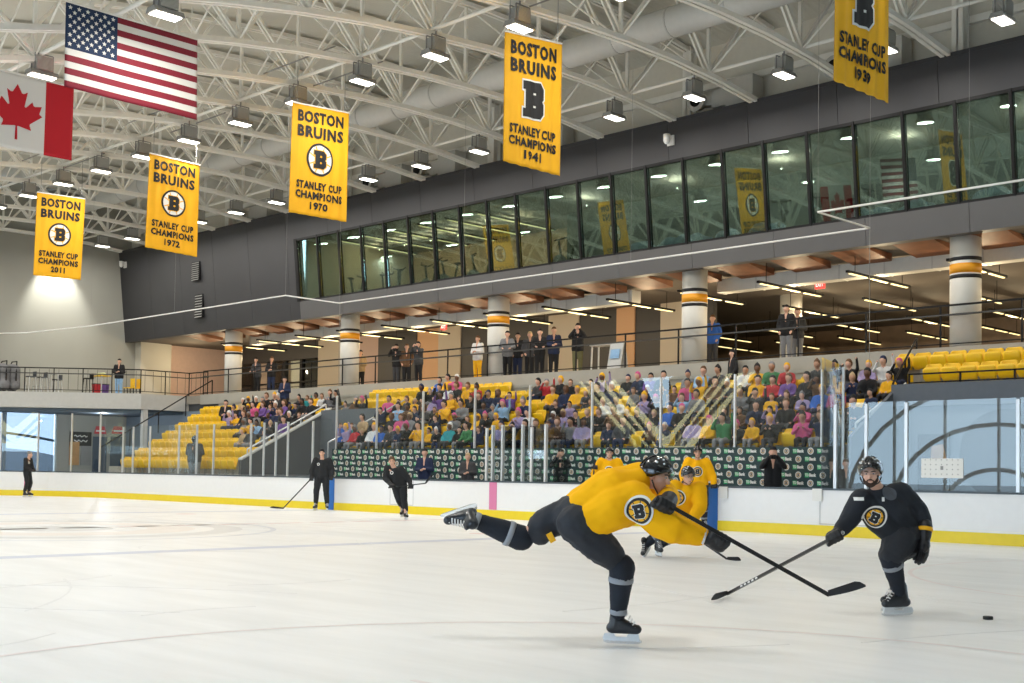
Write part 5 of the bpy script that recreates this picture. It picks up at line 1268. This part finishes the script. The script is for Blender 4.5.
# --- the skater in dark ---------------------------------------------
D = 11.83; b0 = on('Z', 0, 898, 616)
k = Sk('person in a dark hockey jersey and helmet, bearded, reaching a stick across the ice', b0, D, .013); w = k.w
hd = w(870.5, 473, -.12); look = TC*.9-RGT*.34-UP*.12; up = UP*.97-RGT*.1+TC*.15
neck, chest, waist = w(878, 489, -.02), w(888, 505, .0), w(902, 528, .05)
shL, shR = w(861, 501, -.04), w(902, 494, .06); elL, elR = w(850, 519, -.12), w(919, 513, .06); wrL, wrR = w(840, 531, -.2), w(925, 531, -.06); hnL, hnR = w(834.5, 537, -.24), w(924, 546, -.10)
hipL, hipR = w(900, 541, -.06), w(911, 540, .12); knL, anL = w(890, 557, -.12), w(901, 597, 0); knR, anR = w(893, 556, .22), w(897, 594, .34)
k.body(hd, look, up, neck, chest, waist, (shL, shR), (elL, elR), (hnL, hnR), (hipL, hipR), (knL, knR), (anL, anR))
k.helmet(True); k.beard()
k.jersey(JDARK, [([w(864, 501, 0), w(878, 518, -.02), w(892, 532, -.02)], [.125, .135, .13]), ([w(895, 496, .05), w(906, 511, .08), w(913, 528, .1)], [.125, .145, .14]), ([w(879, 497, 0), w(893, 512, .02), w(904, 528, .04)], [.125, .165, .16])],
         [([shL, elL, wrL], [.115, .095, .07]), ([shR, elR, w(924.5, 528, .0)], [.115, .105, .08])])
n_ = TC*.62-RGT*.68-UP*.38
k.crest(w(877.5, 515, -.1), RGT*.40+TC*.75-UP*.5, UP*.80+RGT*.45, n_, .108, PWHITE)
for (a, v_, ww, hh) in ((862, 499.5, .045, .016), (887, 500, .012, .02)): k.decal(*fill2d([[(-ww, -hh), (ww, -hh), (ww, hh), (-ww, hh)]]), 'jersey_mark', PWHITE, w(a, v_, -.25), RGT, UP, TC, .006)
k.decal(*disc2d(0, .075), 'shoulder_patch', mat('patch_grey', (.09, .10, .12), .8), w(893, 490, -.2), RGT, UP, TC*.9+UP*.3, .007)
k.clothpart('pants', PANT, [([hipL, hipL.lerp(knL, .55), hipL.lerp(knL, .9)], [.16, .145, .12]), ([hipR, hipR.lerp(knR, .5), hipR.lerp(knR, .9)], [.155, .14, .115]), ([w(905, 536, .03), w(907, 540, .05)], [.175, .165])], .03)
for kn, an in ((knL, anL), (knR, anR)): k.clothpart('sock', SOCK, [([kn, kn.lerp(an, .35), kn.lerp(an, .85)], [.105, .092, .062])], .012); k.stripes(kn, an, .105, .058, (.22,))
k.skate(anL, -RGT*.95+TC*.2, UP, sc=1.08); k.skate(anR, -RGT*.9+TC*.3, UP)
sax = (w(712, 600, .05)-w(834, 537, -.25)).normalized()
k.glove(wrL, hnL, sax, trim=None, sc=1.15); k.glove(wrR, hnR, None, -RGT*.8+TC*.3, True, trim=GOLD, sc=1.15)
q = on('Z', .03, 727, 594)
hockey_stick('black hockey stick with white shaft marks held low by the dark skater', w(843, 532.5, -.27), q, on('Z', .02, 709, 601), UP, marks=True)

# --- three skaters in gold farther off ---------------------------------
D = 19.5; b0 = on('Z', 0, 652, 558)
k = Sk('person in a gold hockey jersey skating low behind the shooter', b0, D, .018); w = k.w
hd = w(688, 476, -.1); look = TC*.85+RGT*.25-UP*.25; neck, chest, waist = w(687, 486, 0), w(685, 497, .1), w(679, 511, .25)
shL, shR = w(675, 487, 0), w(699, 489, 0); elL, elR = w(667, 503, -.1), w(700, 507, -.15); hnL, hnR = w(670, 520, -.35), w(690, 524, -.4)
hipL, hipR = w(671, 516, .4), w(683, 517, .3); knL, knR = w(661, 532, .25), w(673, 536, .05); anL, anR = w(645.5, 545, .3), w(658, 546, .05)
k.body(hd, look, UP, neck, chest, waist, (shL, shR), (elL, elR), (hnL, hnR), (hipL, hipR), (knL, knR), (anL, anR)); k.helmet(True)
k.jersey(JGOLD, [([w(677, 490, .05), w(672, 512, .3)], [.15, .17]), ([w(696, 491, .05), w(686, 513, .3)], [.15, .17]), ([w(687, 492, .0), w(680, 509, .15)], [.14, .18])], [([shL, elL, hnL.lerp(elL, .25)], [.13, .115, .085]), ([shR, elR, hnR.lerp(elR, .2)], [.13, .115, .085])], .03)
k.crest(w(680, 499, -.4), RGT, UP, TC, .13, PWHITE, False)
k.clothpart('pants', PANT, [([hipL, knL], [.165, .12]), ([hipR, knR], [.165, .12]), ([hipL, hipR], [.17, .17])])
for kn, an, t in ((knL, anL, -RGT*.4+TC*.6-UP*.5), (knR, anR, RGT*.2+TC*.9)): k.clothpart('sock', SOCK, [([kn, an], [.105, .065])]); k.stripes(kn, an, .1, .062, (.4,)); k.skate(an, t, UP)
sx = (w(731, 560, -.6)-w(670, 520, -.4)).normalized(); k.glove(hnL.lerp(elL, .25), hnL, -sx); k.glove(hnR.lerp(elR, .25), hnR, -sx)
hockey_stick('black hockey stick of the crouching gold jerseyed skater, blade by the shooter glove', w(664, 516, -.36), w(727, 559, -.6), w(741, 561.5, -.62), UP)

def upright(label, u_, vtop, zfeet, Y, jm, look, tilt=0., sc=1., vx=.02, crest=True, helm=True, pad=1., arms=None, pants=PANT, gl=True, hairm=None, lean=V((0, 0, 0)), legs=None):
    p = on('Y', Y, u_, 500); bs = V((p.x, Y, zfeet)); k = Sk(label, bs, 30, vx); s = sc
    lk = V(look).normalized(); sd = lk.cross(UP).normalized(); B = bs+UP*.0
    def q(x, y, z): return B+(sd*x+lk*y+UP*z)*s+lean*(z/1.8)
    hd = q(0, .09, 1.76); neck, chest, waist = q(0, .04, 1.62), q(0, .03, 1.42), q(0, 0, 1.12)
    sh = [q(-.2, .02, 1.55), q(.2, .02, 1.55)]
    A = arms or (((-.33, .08, 1.26), (-.22, .34, 1.12)), ((.33, .08, 1.26), (.22, .34, 1.12)))
    el = [q(*A[0][0]), q(*A[1][0])]; hn = [q(*A[0][1]), q(*A[1][1])]
    hip = [q(-.11, 0, 1.02), q(.11, 0, 1.02)]; kn = [q(-.15, .08, .58), q(.15, .08, .58)]; an = [q(-.17, 0, .165/s), q(.17, 0, .165/s)]
    if legs: kn = [q(*legs[0][0]), q(*legs[1][0])]; an = [q(*legs[0][1]), q(*legs[1][1])]
    k.body(hd, lk-UP*.1, UP, neck, chest, waist, sh, el, hn, hip, kn, an)
    if helm: k.helmet(False)
    else: k.hair(hairm or FAB['black'])
    k.jersey(jm, [([q(-.1, 0, 1.5), q(-.11, .0, 1.05)], [.125*s*pad, .15*s*pad]), ([q(.1, 0, 1.5), q(.11, 0, 1.05)], [.125*s*pad, .15*s*pad]), ([q(0, .04, 1.48), q(0, .03, 1.05)], [.13*s*pad, .15*s*pad])], [([sh[i], el[i], el[i].lerp(hn[i], .7)], [.11*s*pad, .095*s*pad, .075*s*pad]) for i in (0, 1)], .03)
    if crest: k.crest(q(0, .2, 1.33), -sd*-1, UP, lk, .125)
    else:
        k.decal(*disc2d(0, .045), 'chest_badge', PWHITE, q(.1, .2, 1.42), sd, UP, lk, .006)
        k.decal(*disc2d(0, .028), 'chest_badge_centre', INK, q(.1, .2, 1.42), sd, UP, lk, .01)
    k.clothpart('pants' if gl else 'trousers', pants, [([hip[i], kn[i]]+([an[i]+UP*.1] if not gl else []), [.15*s*pad, .11*s*pad]+([.09*s*pad] if not gl else [])) for i in (0, 1)])
    for i in (0, 1):
        if gl: k.clothpart('sock', SOCK, [([kn[i], an[i]+UP*.03], [.105, .065])]); k.stripes(kn[i], an[i], .1, .062, (.3, .7))
        k.skate(an[i], lk+sd*(.3*(i*2-1)), UP)
        k.glove(el[i].lerp(hn[i], .75), hn[i], sd)
    k.hands = hn; return k
cl_ = V((.62, -.78, 0))
k1 = upright('person in a gold hockey jersey standing beside the blue line stripe on the boards', 697, 440, 0, -.45, JGOLD, cl_, sc=1.06, arms=(((-.34, .0, 1.24), (-.38, .14, 1.0)), ((.33, .05, 1.26), (.30, .30, 1.05))))
k2 = upright('person in a gold hockey jersey standing at the boards behind the shooter back', 609, 447, 0, -.6, JGOLD, cl_, sc=1.05, arms=(((-.33, .05, 1.26), (-.2, .3, 1.1)), ((.36, .04, 1.24), (.34, .2, 1.42))))
hockey_stick('hockey stick held upright by the gold skater behind the shooter back', k2.hands[1]+UP*.2, V((k2.hands[1].x-.1, k2.hands[1].y-.1, .03)), V((k2.hands[1].x-.32, k2.hands[1].y-.2, .02)), UP)

# --- staff in black --------------------------------------------------
COAT = mat('coach_black', (.010, .012, .015), .8, var=.1, bump=.2)
k3 = upright('person in a black tracksuit standing with a stick by the far blue stripe', 321.5, 449, 0, -.75, COAT, V((.7, -.7, 0)), sc=1.05, pad=.85, crest=False, helm=False, pants=COAT, gl=False, arms=(((-.32, .02, 1.24), (-.3, .12, .98)), ((.32, .0, 1.22), (.3, .1, .95))))
hockey_stick('long hockey stick planted on the ice by the coach at the far blue stripe', k3.hands[1]+UP*.12+V((.05, .05, 0)), on('Z', .03, 283, 508.5), on('Z', .02, 271, 508), UP)
k4 = upright('person in a black tracksuit gliding with a stick held across the waist', 410, 455, 0, -2.9, COAT, V((.75, -.66, 0)), pad=.85, crest=False, helm=False, pants=COAT, gl=False, lean=(-RGT*.52-UP*.1), hairm=FAB['brown'], sc=.95,
             arms=(((-.34, .06, 1.22), (-.33, .24, 1.0)), ((.34, .06, 1.24), (.2, .32, 1.02))), legs=(((-.02, .16, .6), (.06, .0, .175)), ((.14, .0, .58), (.13, -.12, .25))))
hockey_stick('hockey stick carried level by the gliding coach in black', k4.hands[1]-RGT*.10-UP*.04, k4.hands[0]+RGT*.40+UP*.10, k4.hands[0]+RGT*.60+UP*.32, UP-RGT*.3)
k5 = upright('person in black with white gloves standing at the goal line by the corner', 26.5, 456, 0, -2.6, COAT, V((.75, .62, 0)), pad=.8, crest=False, helm=False, pants=COAT, gl=False, hairm=FAB['grey'], arms=(((-.3, .06, 1.24), (-.12, .26, 1.1)), ((.3, .06, 1.24), (.12, .26, 1.1))))
# --- puck ---------------------------------------------------------------
p = on('Z', .0, 988, 619.5); pk = thing('hockey_puck', 'black rubber puck lying alone on the ice beyond the dark skater', 'puck', p)
MB().lathe([(.043, 0), (.046, .003), (.046, .028), (.043, .031)], n=28).build('puck_body', mat('puck_rubber', (.012, .012, .012), .6, bump=.3, scale=60), pk, smooth=False)
